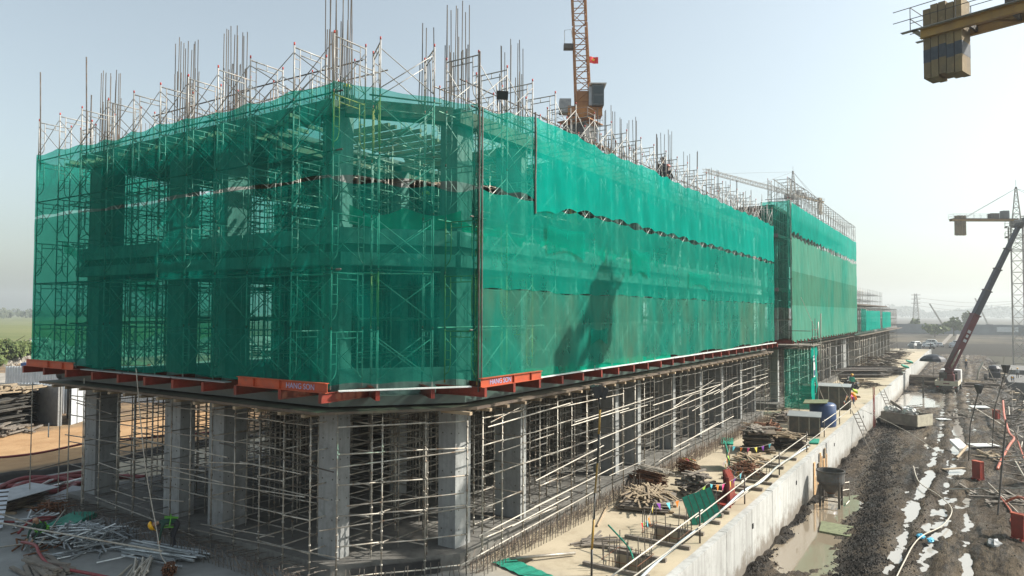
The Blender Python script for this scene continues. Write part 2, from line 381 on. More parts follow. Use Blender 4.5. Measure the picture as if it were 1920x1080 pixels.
    def build(s, name, mats, parent=None, world=True, smooth=False, **tags):
        o = bpy.data.objects.new(name, s.mesh(name, mats, smooth)); return link(o, parent, world, **tags)
def link(o, parent=None, world=True, **tags):
    COL.objects.link(o)
    if parent is not None:
        if world: o.location = o.location-wloc(parent)
        o.parent = parent
    for k, v in tags.items(): o[k] = v
    return o
def wloc(o):
    l = V(o.location)
    while o.parent: o = o.parent; l = l+V(o.location)
    return l
def thing(name, label, cat, loc=(0, 0, 0), rz=0, group=None):
    o = bpy.data.objects.new(name, None); COL.objects.link(o); o.location = loc; o.rotation_euler.z = rz
    o.empty_display_size = .3
    o['label'] = label; o['category'] = cat
    if group: o['group'] = group
    return o
def tag(o, label, cat, group=None, kind=None):
    o['label'] = label; o['category'] = cat
    if group: o['group'] = group
    if kind: o['kind'] = kind
    return o
def inst(name, me, p, parent, rot=None, scale=None):
    o = bpy.data.objects.new(name, me); o.location = V(p)
    if rot is not None:
        o.rotation_mode = 'QUATERNION' if not isinstance(rot, (int, float)) else 'XYZ'
        if isinstance(rot, (int, float)): o.rotation_euler.z = rot
        else: o.rotation_quaternion = rot
    if scale is not None: o.scale = scale
    return link(o, parent)
def bar(name, me, p, q, parent, th=1.0):      # unit-length mesh along +Z stretched from p to q
    p = V(p); q = V(q); d = q-p
    return inst(name, me, p, parent, d.to_track_quat('Z', 'Y'), (th, th, d.length))
def kids(o): return [c for c in bpy.data.objects if c.parent == o]
def copy_tree(o, loc=None, rz=None, label=None, group=None, _ch=None, parent=None):
    c = o.copy(); COL.objects.link(c)
    if parent is not None: c.parent = parent
    if loc is not None: c.location = loc
    if rz is not None: c.rotation_euler.z = rz
    if label: c['label'] = label
    if group: c['group'] = group
    for ch in list(o.children): copy_tree(ch, parent=c)
    return c
def U(a, b): return R.uniform(a, b)
PIPE = MB().tube((0, 0, 0), (0, 0, 1), .026, 8).mesh('pipe', 'pipe', True)
PIPE_D = MB().tube((0, 0, 0), (0, 0, 1), .026, 8).mesh('pipe_dark', 'pipe_dark', True)
PIPE_P = MB().tube((0, 0, 0), (0, 0, 1), .028, 8).mesh('pipe_pale', 'pipe_pale', True)
BAR = MB().tube((0, 0, 0), (0, 0, 1), .013, 5).mesh('rebar', 'rebar')
# ================================================================= SETTING
def fbm(x, y):
    return (math.sin(x*.9+y*1.7)+math.sin(x*2.3-y*1.1+1.3)*.5+math.sin(x*4.7+y*3.9+.4)*.28+math.sin(x*8.9-y*9.7+2.)*.15+math.sin(x*15.1+y*19.3)*.09)/2.0
def sstep(a, b, x):
    t = max(0, min(1, (x-a)/(b-a))); return t*t*(3-2*t)
CL = [(R.uniform(26, 75), R.gauss(0, 1), R.uniform(.12, .34)) for _ in range(900)]
def mound_axis(x): return 3.75+.062*(x-30)
def mud_h(x, y):
    h = -2.72+.05*fbm(x*.8, y)+.045*fbm(x*2.7+3, y*3.1)+.045*fbm(x*4.5, y*7.3+1)
    # long wheel ruts running with the wall
    for yc, wd, dp in ((2.75, .25, .17), (1.5, .28, .16), (.2, .3, .12), (2.1, .2, -.08), (.8, .2, -.08)):
        yy = yc+.35*math.sin(x*.07)
        h -= dp*math.exp(-((y-yy)/wd)**2)*(.6+.4*math.sin(x*1.3+yc*9)**2)
    # churned ridge of dark clods
    a = mound_axis(x); e = math.exp(-((y-a)/.6)**2)*sstep(80, 55, x)
    h += e*(.04+.12*abs(fbm(x*3.1, y*3.7)))
    # ponds by the wall and pools
    for px_, py_, rx, ry, dp in PONDS: h -= dp*math.exp(-(((x-px_)/rx)**2+((y-py_)/ry)**2))
    # clods pushed against the wall
    e = math.exp(-((y-7.5)/.28)**2)*max(0, math.sin(x*1.3)+.5*math.sin(x*4.1)-.1)*sstep(80, 60, x)
    h += .3*e
    # pit on the right
    edge = -1.0-1.6*sstep(34, 54, x)+.35*math.sin(x*.31)+.2*math.sin(x*.83)
    d = edge-y
    if d > 0:
        h -= 3.6*sstep(0, 4.2, d)-.18*fbm(x*1.4, y*1.4)*min(1, d)
    else: h += .12*math.exp(-(d/.8)**2)
    return h
PONDS = [(R.uniform(28, 76), R.uniform(.2, 3.6), R.uniform(.5, 1.9), R.uniform(.1, .28), R.uniform(.1, .2)) for _ in range(46)]+[(36, 6.6, 4.5, 1.0, .24), (32.5, 6.3, 2.2, .8, .2), (41, 6.6, 2.5, .9, .22), (43, 5.7, 2.2, 1.0, .2), (33, 5.2, 3, .7, .12), (100, 6.2, 9, 1.6, .3), (96, 3.8, 4, .9, .2), (59, 1.9, 2.5, .3, .14), (68, .6, 3, .35, .15),
         (49, 2.6, 2.2, .35, .16), (42, 1.1, 2.8, .4, .15), (37, .9, 2, .25, .12), (35.5, 2.1, 1.6, .3, .1), (56, .7, 1.5, .4, .18), (76, 1.1, 3, .4, .2), (62, .7, 2, .3, .15), (45, 3.1, 1.5, .25, .1)]
def sheet(name, xs, ys, hf, matn, attr=None, **tags):
    nx, ny = len(xs), len(ys)
    vs = [(x, y, hf(x, y)) for x in xs for y in ys]
    fs = [(i*ny+j, (i+1)*ny+j, (i+1)*ny+j+1, i*ny+j+1) for i in range(nx-1) for j in range(ny-1)]
    me = bpy.data.meshes.new(name); me.from_pydata(vs, [], fs); me.materials.append(M[matn])
    me.polygons.foreach_set('use_smooth', [True]*len(me.polygons))
    if attr:
        a = me.color_attributes.new('soil', 'FLOAT_COLOR', 'POINT')
        d = []
        for v in vs:
            k = attr(v[0], v[1]); d += [k, k, k, 1]
        a.data.foreach_set('color', d)
    o = bpy.data.objects.new(name, me); return link(o, **tags)
def rng(a, b, s):
    n = max(1, int(round((b-a)/s))); return [a+(b-a)*i/n for i in range(n+1)]
xs = rng(12, 26, .5)[:-1]+rng(26, 66, .13)[:-1]+rng(66, 110, .35)[:-1]+rng(110, 215, 1.2)
ys = rng(-34, -9, 1.0)[:-1]+rng(-9, -3, .3)[:-1]+rng(-3, 7.9, .13)
def darksoil(x, y):
    a = mound_axis(x)
    k = 1.3*math.exp(-((y-a)/.8)**2)*sstep(85, 60, x)*(.75+.5*fbm(x*1.7, y*2.1))
    k = max(k, .9*math.exp(-((y-2.75)/.22)**2)*(.5+.5*max(0, fbm(x*.8, 3))), 1.0*math.exp(-((x-52)/6)**2-((y-3.3)/.6)**2), .8*math.exp(-((y-1.5)/.2)**2)*(.4+.6*max(0, fbm(x*.6, 7))), .8*math.exp(-((y-7.5)/.4)**2))
    k = max(k, .8*sstep(-1.8, -3.5, y))
    return max(0, min(1, k))
sheet('mud_ground', xs, ys, mud_h, 'mud', darksoil, kind='structure')
# standing water showing wherever the mud dips below its level
def water(name, x0, x1, y0, y1, z, m_='water'):
    b = MB(); b.quad((x0, y0, z), (x1, y0, z), (x1, y1, z), (x0, y1, z)); return b.build(name, m_, kind='structure')
water('puddle_water', 26, 72, 4.1, 7.6, -2.83)
water('pale_puddle', 26, 72, -.6, 4.098, -2.85, 'glare_water'); water('pale_puddle', 72.002, 115, -.6, 7.6, -2.835, 'glare_water')
water('pit_water', 60, 215, -34, -5.5, -6.22, 'darkwater')
# open ground out to the horizon; a rim of land round the site
def gh(x, y):
    return -3.0 if y < 25 else -.86
b = MB()
for (x0, x1, y0, y1, z) in ((-600, 12, -1250, 7.6, -2.95), (12, 215, -1250, -34, -2.95), (215, 2600, -1250, 9.0, -2.95), (215, 2600, 9.0, 45, -2.95)):
    b.quad((x0, y0, z), (x1, y0, z), (x1, y1, z), (x0, y1, z))
b.quad((-600, 7.6, -2.95), (5, 7.6, -2.95), (5, 45, -.9), (-600, 45, -.9))
b.quad((215, 45, -2.95), (2600, 45, -2.95), (2600, 2600, -2.95), (215, 2600, -2.95))
gx = [-600, -100, 0, 20, 40, 60, 80, 120, 160, 195]
for i in range(len(gx)-1):
    for (ya, yb) in ((38.6, 60), (60, 120), (120, 300), (300, 2600)):
        b.quad((gx[i], ya, -.9), (gx[i+1], ya, -.9), (gx[i+1], yb, -.9), (gx[i], yb, -.9))
b.quad((195, 38.6, -.9), (215, 45, -2.95), (215, 2600, -2.95), (195, 2600, -.9))
b.build('ground', 'ground', kind='structure')
# low earth bank between the deck and the earth road
def bank(x, y): return -.9+.55*math.exp(-((y-39.6)/.7)**2)*(1+.3*fbm(x*.7, y))+.04*fbm(x, y)
bk = sheet('earth_bank', rng(5, 75, .6), rng(38.3, 42, .25), bank, 'clod', kind='structure')

# deck with real openings
HOLES = [(20.8, 22.3, 8.75, 10.1), (24.1, 25.7, 8.6, 10.1), (27.6, 29.0, 8.6, 9.6), (35.2, 36.8, 8.4, 9.9), (19.4, 20.3, 12.2, 12.9)]
b = MB()
gx = sorted(set([5, 188]+[h[0] for h in HOLES]+[h[1] for h in HOLES])); gy = sorted(set([8.0, 38.5]+[h[2] for h in HOLES]+[h[3] for h in HOLES]))
for i in range(len(gx)-1):
    for j in range(len(gy)-1):
        cx, cy = (gx[i]+gx[i+1])/2, (gy[j]+gy[j+1])/2
        if any(h[0] < cx < h[1] and h[2] < cy < h[3] for h in HOLES): continue
        b.quad((gx[i], gy[j], -.5), (gx[i+1], gy[j], -.5), (gx[i+1], gy[j+1], -.5), (gx[i], gy[j+1], -.5))
for (x0, x1, y0, y1) in HOLES:
    c = [(x0, y0), (x1, y0), (x1, y1), (x0, y1)]
    for k in range(4):
        a_, b_ = c[k], c[(k+1) % 4]; b.quad((*a_, -.5), (*b_, -.5), (*b_, -2.9), (*a_, -2.9))
    b.quad((x0, y0, -2.9), (x1, y0, -2.9), (x1, y1, -2.9), (x0, y1, -2.9))
b.quad((5, 38.5, -.5), (188, 38.5, -.5), (188, 38.5, -1.4), (5, 38.5, -1.4)); b.quad((188, 8, -.5), (188, 38.5, -.5), (188, 38.5, -3), (188, 8, -3))
b.quad((5, 8, -.5), (5, 38.5, -.5), (5, 38.5, -3), (5, 8, -3))
deck = b.build('deck', 'deck', kind='structure')

# retaining wall of cast panels
W = thing('retaining_wall', 'long pale concrete retaining wall between the deck and the mud track', 'wall', (5, 7.85, -3))
x = 5.0; k = 0
while x < 187.5:
    L = 3.6 if x < 90 else 8; x1 = min(188, x+L)
    jig = U(-.012, .012)
    if 43.9 < x+L/2 < 48.5: yo = .06
    else: yo = 0
    MB().box(x+.012, x1-.012, 7.7+jig+yo, 8.0, -3.3, -.47+U(-.01, .02)).build('wall_panel', 'wallc', W)
    k += 1; x = x1
for i in range(9):   # boards of leftover formwork on the wall
    xx = 43.6+i*.52
    MB().box(xx, xx+U(.2, .45), 7.63, 7.695, -2.75, -2.75+U(.9, 2.1)).build('formwork_board', ('wood_orange', 'timber')[i % 2], W)
for xx, zz in ((22.6, -1.3), (30.2, -1.25), (38.9, -1.2), (51, -1.1), (66, -1.1)): MB().box(xx, xx+.12, 7.66, 7.71, zz, zz+.2).build('weep_hole', 'black', W)

# ================================================================= BUILDINGS
def columns(parent, cols, z0, z1, det=False):
    for (x0, x1, y0, y1) in cols:
        o = MB().box(x0, x1, y0, y1, z0, z1).build('column', 'conc', parent)
        if det and x0 < 40 and y0 < 31:
            b = MB(); z = z0+.45
            while z < z1-.3:
                for f in (.22, .78):
                    y = y0+(y1-y0)*f+U(-.03, .03); x = x0+(x1-x0)*f+U(-.03, .03); q = .022
                    b.box(x0-.006, x0-.001, y-q, y+q, z-q, z+q); b.box(x-q*.8, x+q*.8, y0-.006, y0-.001, z-q, z+q)
                z += .62
            b.build('tie_holes', 'steel_dark', o, kind='stuff')
            b = MB(); zz = z1-.32
            for (a0, a1, c0, c1) in ((x0-.014, x0-.002, y0-.014, y1), (x0-.002, x1, y0-.014, y0-.002)): b.box(a0, a1, c0, c1, zz, z1-.16)
            b.build('column_head_form', 'ply', o)
B1 = thing('concrete_building', 'nearest concrete frame building, four storeys behind green nets with a cut corner', 'building', (16, 14, -.5))
front = [(18.45, 19.27, 14.05, 14.75), (22.4, 22.78, 14.05, 15.2), (30.75, 31.13, 14.05, 15.2), (33.4, 33.78, 14.05, 15.2), (38.4, 38.78, 14.05, 15.2), (43.1, 43.5, 14.05, 15.2), (47.6, 48.0, 14.05, 15.2), (52.2, 52.6, 14.05, 15.2), (56.2, 56.6, 14.05, 15.2)]
left = [(15.6, 16.15, 16.45, 17.25), (15.6, 16.6, 22.05, 22.9), (15.6, 16.2, 24.65, 25.65), (15.6, 16.6, 30.6, 31.45)]
inner = [(x, x+.5, y, y+.5) for y in (20.0, 25.0, 30.9) for x in (22.4, 30.7, 38.4, 47.6, 56.2)]
ALLC = front+left+inner
columns(B1, ALLC, -.5, 4.75, True); columns(B1, ALLC, 5.05, 9.2); columns(B1, ALLC, 9.9, 13.9)
def poly_slab(name, pts, z0, z1, matn, parent, **t):
    b = MB(); b.poly([(p[0], p[1], z1) for p in pts]); b.poly([(p[0], p[1], z0) for p in reversed(pts)])
    for i in range(len(pts)):
        p, q = pts[i], pts[(i+1) % len(pts)]; b.quad((*p, z0), (*q, z0), (*q, z1), (*p, z1))
    return b.build(name, matn, parent, **t)
def outline(o):   # building outline grown outward by o, with the cut corner
    return [(18.3-o*.3, 14.0-o), (57.2+o*.0, 14.0-o), (57.2+o*.0, 31.6+o), (15.5-o, 31.6+o), (15.5-o, 16.3-o*.3)]
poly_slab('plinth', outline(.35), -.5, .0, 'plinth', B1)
MB().obox((16.55, 14.83, -.27), (1.05, -.86, 0), (.012, .015, 0), (0, 0, .2)).build('waterproof_coating', 'black', B1)
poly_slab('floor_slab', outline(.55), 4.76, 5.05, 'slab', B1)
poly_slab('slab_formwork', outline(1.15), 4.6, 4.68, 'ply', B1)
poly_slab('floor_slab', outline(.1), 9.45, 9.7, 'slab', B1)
def ring(name, o_, w_, z0, z1, matn, parent):     # beams along the outline
    P = outline(o_); n = len(P)
    cx, cy = sum(p[0] for p in P)/n, sum(p[1] for p in P)/n
    for i in range(n):
        p, q = V((*P[i], 0)), V((*P[(i+1) % n], 0)); d = (q-p).normalized(); nrm = V((-d.y, d.x, 0))
        c = (p+q)/2+nrm*w_/2
        MB().obox((c.x, c.y, (z0+z1)/2), d*((q-p).length/2-(w_*.5 if i else .0)), nrm*w_/2, (0, 0, (z1-z0)/2)).build(name, matn, parent)
ring('edge_beam', .3, .35, 9.05, 9.44, 'conc', B1); ring('edge_beam', .25, .2, 9.71, 10.2, 'conc', B1)
ring('edge_beam_formwork', .25, .5, 13.72, 14.2, 'ply', B1)
MB().obox((16.9, 15.15, 5.45), (1.4, -1.15, 0), (.08, .1, 0), (0, 0, .4)).build('low_wall', 'conc', B1)
# roof formwork: cross beams, joists, deck boards away from the open corner
for (x0, x1, y0, y1) in ((26.5, 57, 14.4, 31.4), (15.7, 26.4, 20.5, 31.4)):
    MB().box(x0, x1, y0, y1, 13.90, 13.96).build('roof_formwork', 'ply', B1)
    MB().box(x0+.2, x1-.2, y0+.2, y1-.2, 13.97, 14.15).build('roof_slab', 'slab', B1)
for xx in (22.4, 30.7, 38.4, 47.6): MB().box(xx, xx+.4, 14.6, 31.2, 13.5, 13.88).build('roof_beam', 'timber', B1)
for yy in (20.0, 25.0): MB().box(16.2, 56.8, yy+.05, yy+.45, 13.3, 13.48).build('roof_beam', 'timber', B1)
JO = MB().box(-.05, .05, -1.6, 1.6, -.06, .06).mesh('joist', 'timber')
for i in range(30): inst('joist', JO, (17.4+i*.42, 17.6+U(-.3, .3), 13.8+.04*(i % 2)), B1)
for i in range(26): inst('joist', JO, (15.4+U(-.3, .2), 17.5+i*.55, 13.62+U(0, .05)), B1, math.pi/2+U(-.1, .1), (1, .45, 1))
JB = MB().box(-.08, .08, -.05, .05, -.55, .55).mesh('form_block', 'timber')
for xx in rng(17.5, 56, 1.05): inst('formwork_bearer', JO, (xx, 13.3, 4.54), B1, U(-.06, .06), (1.3, .35, .8))
for yy in rng(16.5, 31.5, 1.05): inst('formwork_bearer', JO, (14.85, yy, 4.54), B1, math.pi/2+U(-.06, .06), (1.3, .35, .8))
# starter bars rising from every column head
NB = 0
def starter(parent, c, zt, n=12):
    x0, x1, y0, y1 = c; t = bpy.data.objects.new('starter_bars', None); link(t, parent); t.location = V(((x0+x1)/2, (y0+y1)/2, 14.4))-wloc(parent)
    for i in range(n):
        a = i/n*2*math.pi; x = (x0+x1)/2+min(.5, x1-x0+.1)*.5*max(-1, min(1, 1.4*math.cos(a))); y = (y0+y1)/2+min(.8, y1-y0)*.5*max(-1, min(1, 1.4*math.sin(a)))
        top = zt-(U(0, .35) if i % 2 else U(1.2, 1.7))
        bar('bar', BAR, (x, y, 14.3), (x+U(-.05, .05), y+U(-.05, .05), top), t, 1.3)
ztl = [18.0, 18.0, 17.5, 17.7, 18.0, 17.8, 17.6, 17.4, 17.3]
for c, z in zip(front, ztl): starter(B1, c, z, 17 if c[0] < 40 else 10)
starter(B1, (17.9, 18.6, 15.0, 15.4), 17.4, 6)
for c, z in zip(left, (18.1, 18.0, 18.1, 18.0)): starter(B1, c, z, 20)
starter(B1, inner[3], 16.8, 8)
b = MB()
for i in range(110):   # short bars along the roof edge
    x = U(20, 56); b.tube((x, U(14.2, 15), 14.3), (x+U(-.05, .05), U(14.2, 15), U(14.9, 15.5)), .01, 4, caps=False)
for i in range(60):
    y = U(18, 31); b.tube((15.8, y, 14.3), (15.8+U(-.05, .05), y, U(14.9, 15.4)), .01, 4, caps=False)
b.build('edge_bars', 'rebar_i', B1, kind='stuff')

for (x0, x1, y0, y1) in ((25, 57, 31.15, 31.35), (30, 36, 22.3, 22.6), (44, 54, 22.3, 22.6), (36, 36.3, 22.6, 28), (54, 54.3, 22.6, 29)):  # added walls that block light so the interior stays dark
    for (z0, z1) in ((0.0, 4.75), (5.05, 9.44), (9.71, 13.4)): MB().box(x0, x1, y0, y1, z0, z1).build('light_block_wall', 'slab', B1)
# second and third blocks
B2 = thing('concrete_building', 'second concrete frame block beyond the netted corner gap, under its own green nets', 'building', (80, 20, -.5))
c2 = [(x, x+.5, y, y+.6) for x in rng(64, 100, 4.5) for y in (14.05, 20.5, 27)]+[(100.5, 102.8, 13.9, 14.8)]
columns(B2, c2, -.5, 4.75); columns(B2, c2, 5.05, 9.2); columns(B2, c2, 9.7, 13.9)
MB().box(62.2, 103, 13.75, 31.5, -.5, 0).build('plinth', 'plinth', B2)
for z in (4.76, 9.45, 14.0): MB().box(62.0, 103, 13.5, 31.5, z, z+.3).build('floor_slab', 'slab', B2)
MB().box(61.9, 103, 12.95, 31.6, 4.6, 4.68).build('slab_formwork', 'ply', B2)
MB().box(63, 102, 14, 31, 16.6, 16.9).build('roof_formwork', 'ply', B2)
for c in c2[::3]: starter(B2, c, 18.6, 8)
B3 = thing('concrete_building', 'third and farthest concrete block, still low, with teal net strips', 'building', (130, 20, -.5))
c3 = [(x, x+.5, y, y+.6) for x in rng(106, 164, 5.8) for y in (14.05, 20.5)]
columns(B3, c3, -.5, 4.75)
MB().box(104, 168, 13.0, 31.5, 4.76, 5.1).build('floor_slab', 'slab', B3)
MB().box(104, 172, 12.3, 31.6, 4.6, 4.68).build('slab_formwork', 'ply', B3)
MB().box(104, 160, 14, 31, 8.9, 9.1).build('floor_formwork', 'ply', B3)

# ================================================================= SHORING
STD = MB()
STD.tube((0, 0, 0), (0, 0, 1), .026, 8)
def std_mesh(h, det):
    b = MB(); b.tube((0, 0, .25), (0, 0, h-.3), .026, 8 if det else 5); b.tube((0, 0, 0), (0, 0, .3), .017, 6 if det else 4)
    b.tube((0, 0, h-.35), (0, 0, h), .017, 6 if det else 4)
    if det:
        z = .55
        while z < h-.3: b.tube((0, 0, z-.025), (0, 0, z+.025), .042, 8); z += .5
    return b.mesh('standard', 'pipe', det)
def led_mesh(L):
    b = MB(); b.tube((0, 0, .03), (0, 0, L-.03), .024, 8); b.tube((0, 0, 0), (0, 0, .05), .034, 6); b.tube((0, 0, L-.05), (0, 0, L), .034, 6)
    return b.mesh('ledger', 'pipe', True)
def shoring(label, xs, ys, z0f, z1, zs, near, nstd=300, nled=300, skip=None, group=None, ext=None, drop=.12):
    T = thing('shoring_scaffold', label, 'scaffolding', (xs[0], ys[0], z0f(xs[0], ys[0])), group=group)
    smp = V(near); P = []
    meshes = {}
    for x in xs:
        for y in ys:
            if skip and skip(x, y): continue
            P.append((x+U(-.03, .03), y+U(-.03, .03)))
    P.sort(key=lambda p: (V((p[0], p[1], 2))-smp).length)
    bulk = MB()
    for i, (x, y) in enumerate(P):
        z0 = z0f(x, y); h = round(z1-z0, 2)
        if i < nstd:
            det = i < 150
            if (h, det) not in meshes: meshes[(h, det)] = std_mesh(h, det)
            inst('standard', meshes[(h, det)], (x, y, z0), T, U(0, 3))
        else: bulk.tube((x, y, z0), (x, y, z1), .026, 4, caps=False)
    S = set((i, j) for i, x in enumerate(xs) for j, y in enumerate(ys) if not (skip and skip(x, y)))
    L = []
    for (i, j) in S:
        for dz in zs:
            for (a, b_) in ((1, 0), (0, 1)):
                if (i+a, j+b_) not in S or R.random() < drop*.6: continue
                p = V((xs[i], ys[j], z0f(xs[i], ys[j])*0+dz)); q = V((xs[i+a], ys[j+b_], dz))
                if q.x-p.x > 2.2 or q.y-p.y > 2.2: continue
                o = V((U(-.03, .03), U(-.03, .03), U(-.05, .05)+(.05 if a else 0)))
                L.append((p+o, q+o+V((0, 0, U(-.03, .03)))))
    L.sort(key=lambda s: ((s[0]+s[1])/2-smp).length)
    for k, (p, q) in enumerate(L):
        if k < nled: bar('ledger', LEDU, p, q, T)
        else: bulk.tube(p, q, .024, 4, caps=False)
    if bulk.v: bulk.build('scaffold_tubes', 'pipe_i', T, kind='stuff')
    return T
LEDU = led_mesh(1.0)
PV = (10, 8, 4)
colset = ALLC
def incol(x, y, m_=.12): return any(c[0]-m_ < x < c[1]+m_ and c[2]-m_ < y < c[3]+m_ for c in colset)
def outside(x, y):   # beyond the cut corner line
    return (x-15.0)*1.0+(y-13.3)*1.15 < 2.9
xs1 = [14.95, 16.35]+rng(17.55, 57, 1.22); ys1 = [13.25, 14.45]+rng(15.7, 31.4, 1.22)
def z0g(x, y): return 0.0 if (x > 15.2 and y > 13.7 and (x-15.3)+(y-13.6)*1.15 > 3.0) else -.5
S1 = shoring('ground floor forest of prop scaffolding filling the nearest building under its first slab', xs1, ys1, z0g, 4.55, (.28, 1.28, 2.28, 3.28, 4.15), PV,
             skip=lambda x, y: incol(x, y) or outside(x, y))
# props standing across the cut corner
cA, cB = V((14.95, 15.75, 0)), V((18.0, 13.25, 0))
dd = (cB-cA)
for k in range(4):
    p = cA+dd*(k/3)
    inst('standard', std_mesh(5.05, True), (p.x, p.y, -.5), S1)
    if k < 3:
        for z in (-.2, .7, 1.6, 2.5, 3.4, 4.2): bar('ledger', LEDU, p+V((0, 0, z)), cA+dd*((k+1)/3)+V((0, 0, z+U(-.03, .03))), S1)
# long loose tie pipes lashed across the props
for (p, q, me) in [((17.6, 13.18, -.1), (26.5, 13.12, .25), PIPE_P), ((18.5, 13.15, .55), (29.5, 13.12, .95), PIPE_P), ((22, 13.16, 1.6), (27.5, 13.12, 2.0), PIPE_P), ((25, 13.16, 3.3), (33, 13.1, 3.5), PIPE_P), ((26, 13.1, 2.3), (44, 13.1, 2.9), PIPE_P),
                   ((33, 13.1, 3.1), (44, 13.1, 3.2), PIPE_P), ((36, 13.12, .6), (47, 13.1, .9), PIPE_P), ((19.6, 13.16, 3.0), (23.2, 13.1, 3.1), PIPE), ((19.0, 13.16, 3.9), (24.5, 13.1, 4.1), PIPE_P), ((40, 13.12, 1.8), (54, 13.1, 2.2), PIPE_P),
                   ((15.1, 15.5, 1.9), (17.9, 13.3, 2.0), PIPE), ((14.6, 16.1, 1.2), (18.3, 13.1, 1.55), PIPE), ((14.8, 15.9, 3.0), (17.9, 13.3, 3.3), PIPE),
                   ((14.86, 15.5, .45), (14.86, 22.5, .1), PIPE), ((14.86, 17, 2.0), (14.86, 24.5, 1.7), PIPE), ((14.86, 15.8, 2.9), (14.84, 21.2, 3.2), PIPE_D), ((14.86, 21, 1.9), (14.86, 28, 2.1), PIPE), ((14.84, 22.5, -.1), (14.84, 29, .3), PIPE), ((14.84, 26, 2.6), (14.84, 31.5, 2.5), PIPE),
                   ((14.8, 30, -.5), (14.8, 30, 4.9), PIPE), ((14.3, 33.2, -.5), (14.3, 33.2, 4.6), PIPE), ((15.5, 33.4, -.5), (15.5, 33.4, 4.5), PIPE), ((17, 33.5, -.5), (17, 33.5, 4.5), PIPE), ((14.2, 31.5, 2.5), (15.6, 34.6, 2.6), PIPE), ((14.2, 33.2, .9), (19, 33.4, 1.3), PIPE_D)]:
    bar('tie_pipe', me, p, q, S1, .85)
for i in range(26):
    x = 19+i*1.4+U(0, 1); z = U(.2, 4.1); L = U(2.5, 6.5)
    bar('tie_pipe', (PIPE, PIPE_P, PIPE)[i % 3], (x, 13.17+U(-.02, .02), z), (min(56.5, x+L), 13.15, z+U(-.1, .45)), S1, .85)
for i in range(12):
    y = 16+i*1.2; z = U(.2, 4.0); bar('tie_pipe', PIPE, (14.87, y, z), (14.86, y+U(2, 4), z+U(-.25, .25)), S1, .85)
# inner props stand among the columns on the netted floors
def inset(x, y): return incol(x, y) or x < 16.6 or y < 15.0 or (x-15.5)+(y-14)*1.15 < 4.5
xs2 = rng(16.9, 56, 1.5); ys2 = rng(15.3, 31, 1.5)
shoring('second storey shoring props seen dimly through the lowest green netting', xs2, ys2, lambda x, y: 5.05, 9.4, (6.0, 7.3, 8.5), (12, 10, 7), nstd=120, nled=160, skip=inset)
shoring('third storey shoring props with sunlit ledgers behind the open netted corner', xs2, ys2, lambda x, y: 9.71, 14.1, (10.6, 11.7, 12.8, 13.5), (12, 10, 11), nstd=140, nled=260, skip=inset)
xs3 = rng(62.3, 102.5, 1.5); ys3 = rng(13.2, 22, 1.5)
shoring('pale shoring props under the second block beside the teal stair tower', xs3, ys3, lambda x, y: -.5, 4.6, (.5, 1.6, 2.7, 3.8), (60, 8, 2), nstd=110, nled=200)
shoring('distant grey shoring props below the third block past the wide pillar', rng(104, 168, 2.0), rng(13.0, 20, 1.7), lambda x, y: -.5, 4.6, (.5, 1.6, 2.7, 3.8), (100, 8, 2), nstd=60, nled=80)
shoring('tangle of props standing on top of the third block', rng(104, 160, 2.0), rng(13.6, 20, 1.7), lambda x, y: 5.1, 8.9, (6, 7.2, 8.3), (100, 8, 6), nstd=50, nled=60)
T = shoring('topmost thin props and bars over the third block roof', rng(106, 150, 2.2), rng(14, 20, 2.2), lambda x, y: 9.1, 11.6, (9.8, 10.9), (100, 8, 10), nstd=40, nled=50, drop=.3)
shoring('grey props standing on the second block above its net', rng(63, 101, 2.4), rng(15, 24, 2.4), lambda x, y: 14.3, 17.9, (15.2, 16.4, 17.5), (60, 8, 16), nstd=60, nled=60, drop=.3)

# ================================================================= FACADE SCAFFOLD
FW, FH = 1.25, 1.7
def frame_mesh(matn):
    b = MB(); W_ = FW
    b.tube((0, 0, 0), (0, 0, FH), .024, 8); b.tube((W_, 0, 0), (W_, 0, FH), .024, 8)
    b.tube((0, 0, 1.62), (W_, 0, 1.62), .021, 6); b.tube((.22, 0, 1.44), (W_-.22, 0, 1.44), .017, 6)
    b.tube((W_/2, 0, 1.44), (W_/2, 0, 1.62), .013, 5)
    for s, x0 in ((1, 0), (-1, W_)):
        x1 = x0+s*.22
        b.path([(x1, 0, 1.62), (x1, 0, .62), (x1-s*.03, 0, .45), (x1-s*.1, 0, .33), (x0, 0, .24)], .017, 6)
        for z in (.72, 1.0, 1.28): b.tube((x0, 0, z), (x1, 0, z), .012, 5)
    b.m = 1
    b.tube((0, 0, FH-.02), (0, 0, FH+.07), .027, 6); b.tube((W_, 0, FH-.02), (W_, 0, FH+.07), .027, 6)
    return b.mesh('scaffold_frame', [matn, 'frame_red'], True)
FM = [frame_mesh('frame'), frame_mesh('frame_yel')]
def frame_far():
    b = MB(); b.tube((0, 0, 0), (0, 0, FH), .03, 4); b.tube((FW, 0, 0), (FW, 0, FH), .03, 4); b.tube((0, 0, 1.62), (FW, 0, 1.62), .028, 4); b.tube((.22, 0, .3), (.22, 0, 1.62), .02, 4); b.tube((FW-.22, 0, .3), (FW-.22, 0, 1.62), .02, 4)
    return b.mesh('scaffold_frame', 'frame')
FFAR = frame_far()
def brace_mesh(L):
    b = MB(); b.tube((0, 0, .25), (L, 0, 1.45), .0125, 5); b.tube((0, .03, 1.45), (L, .03, .25), .0125, 5); return b.mesh('cross_brace', 'frame', True)
BM = brace_mesh(1.0)
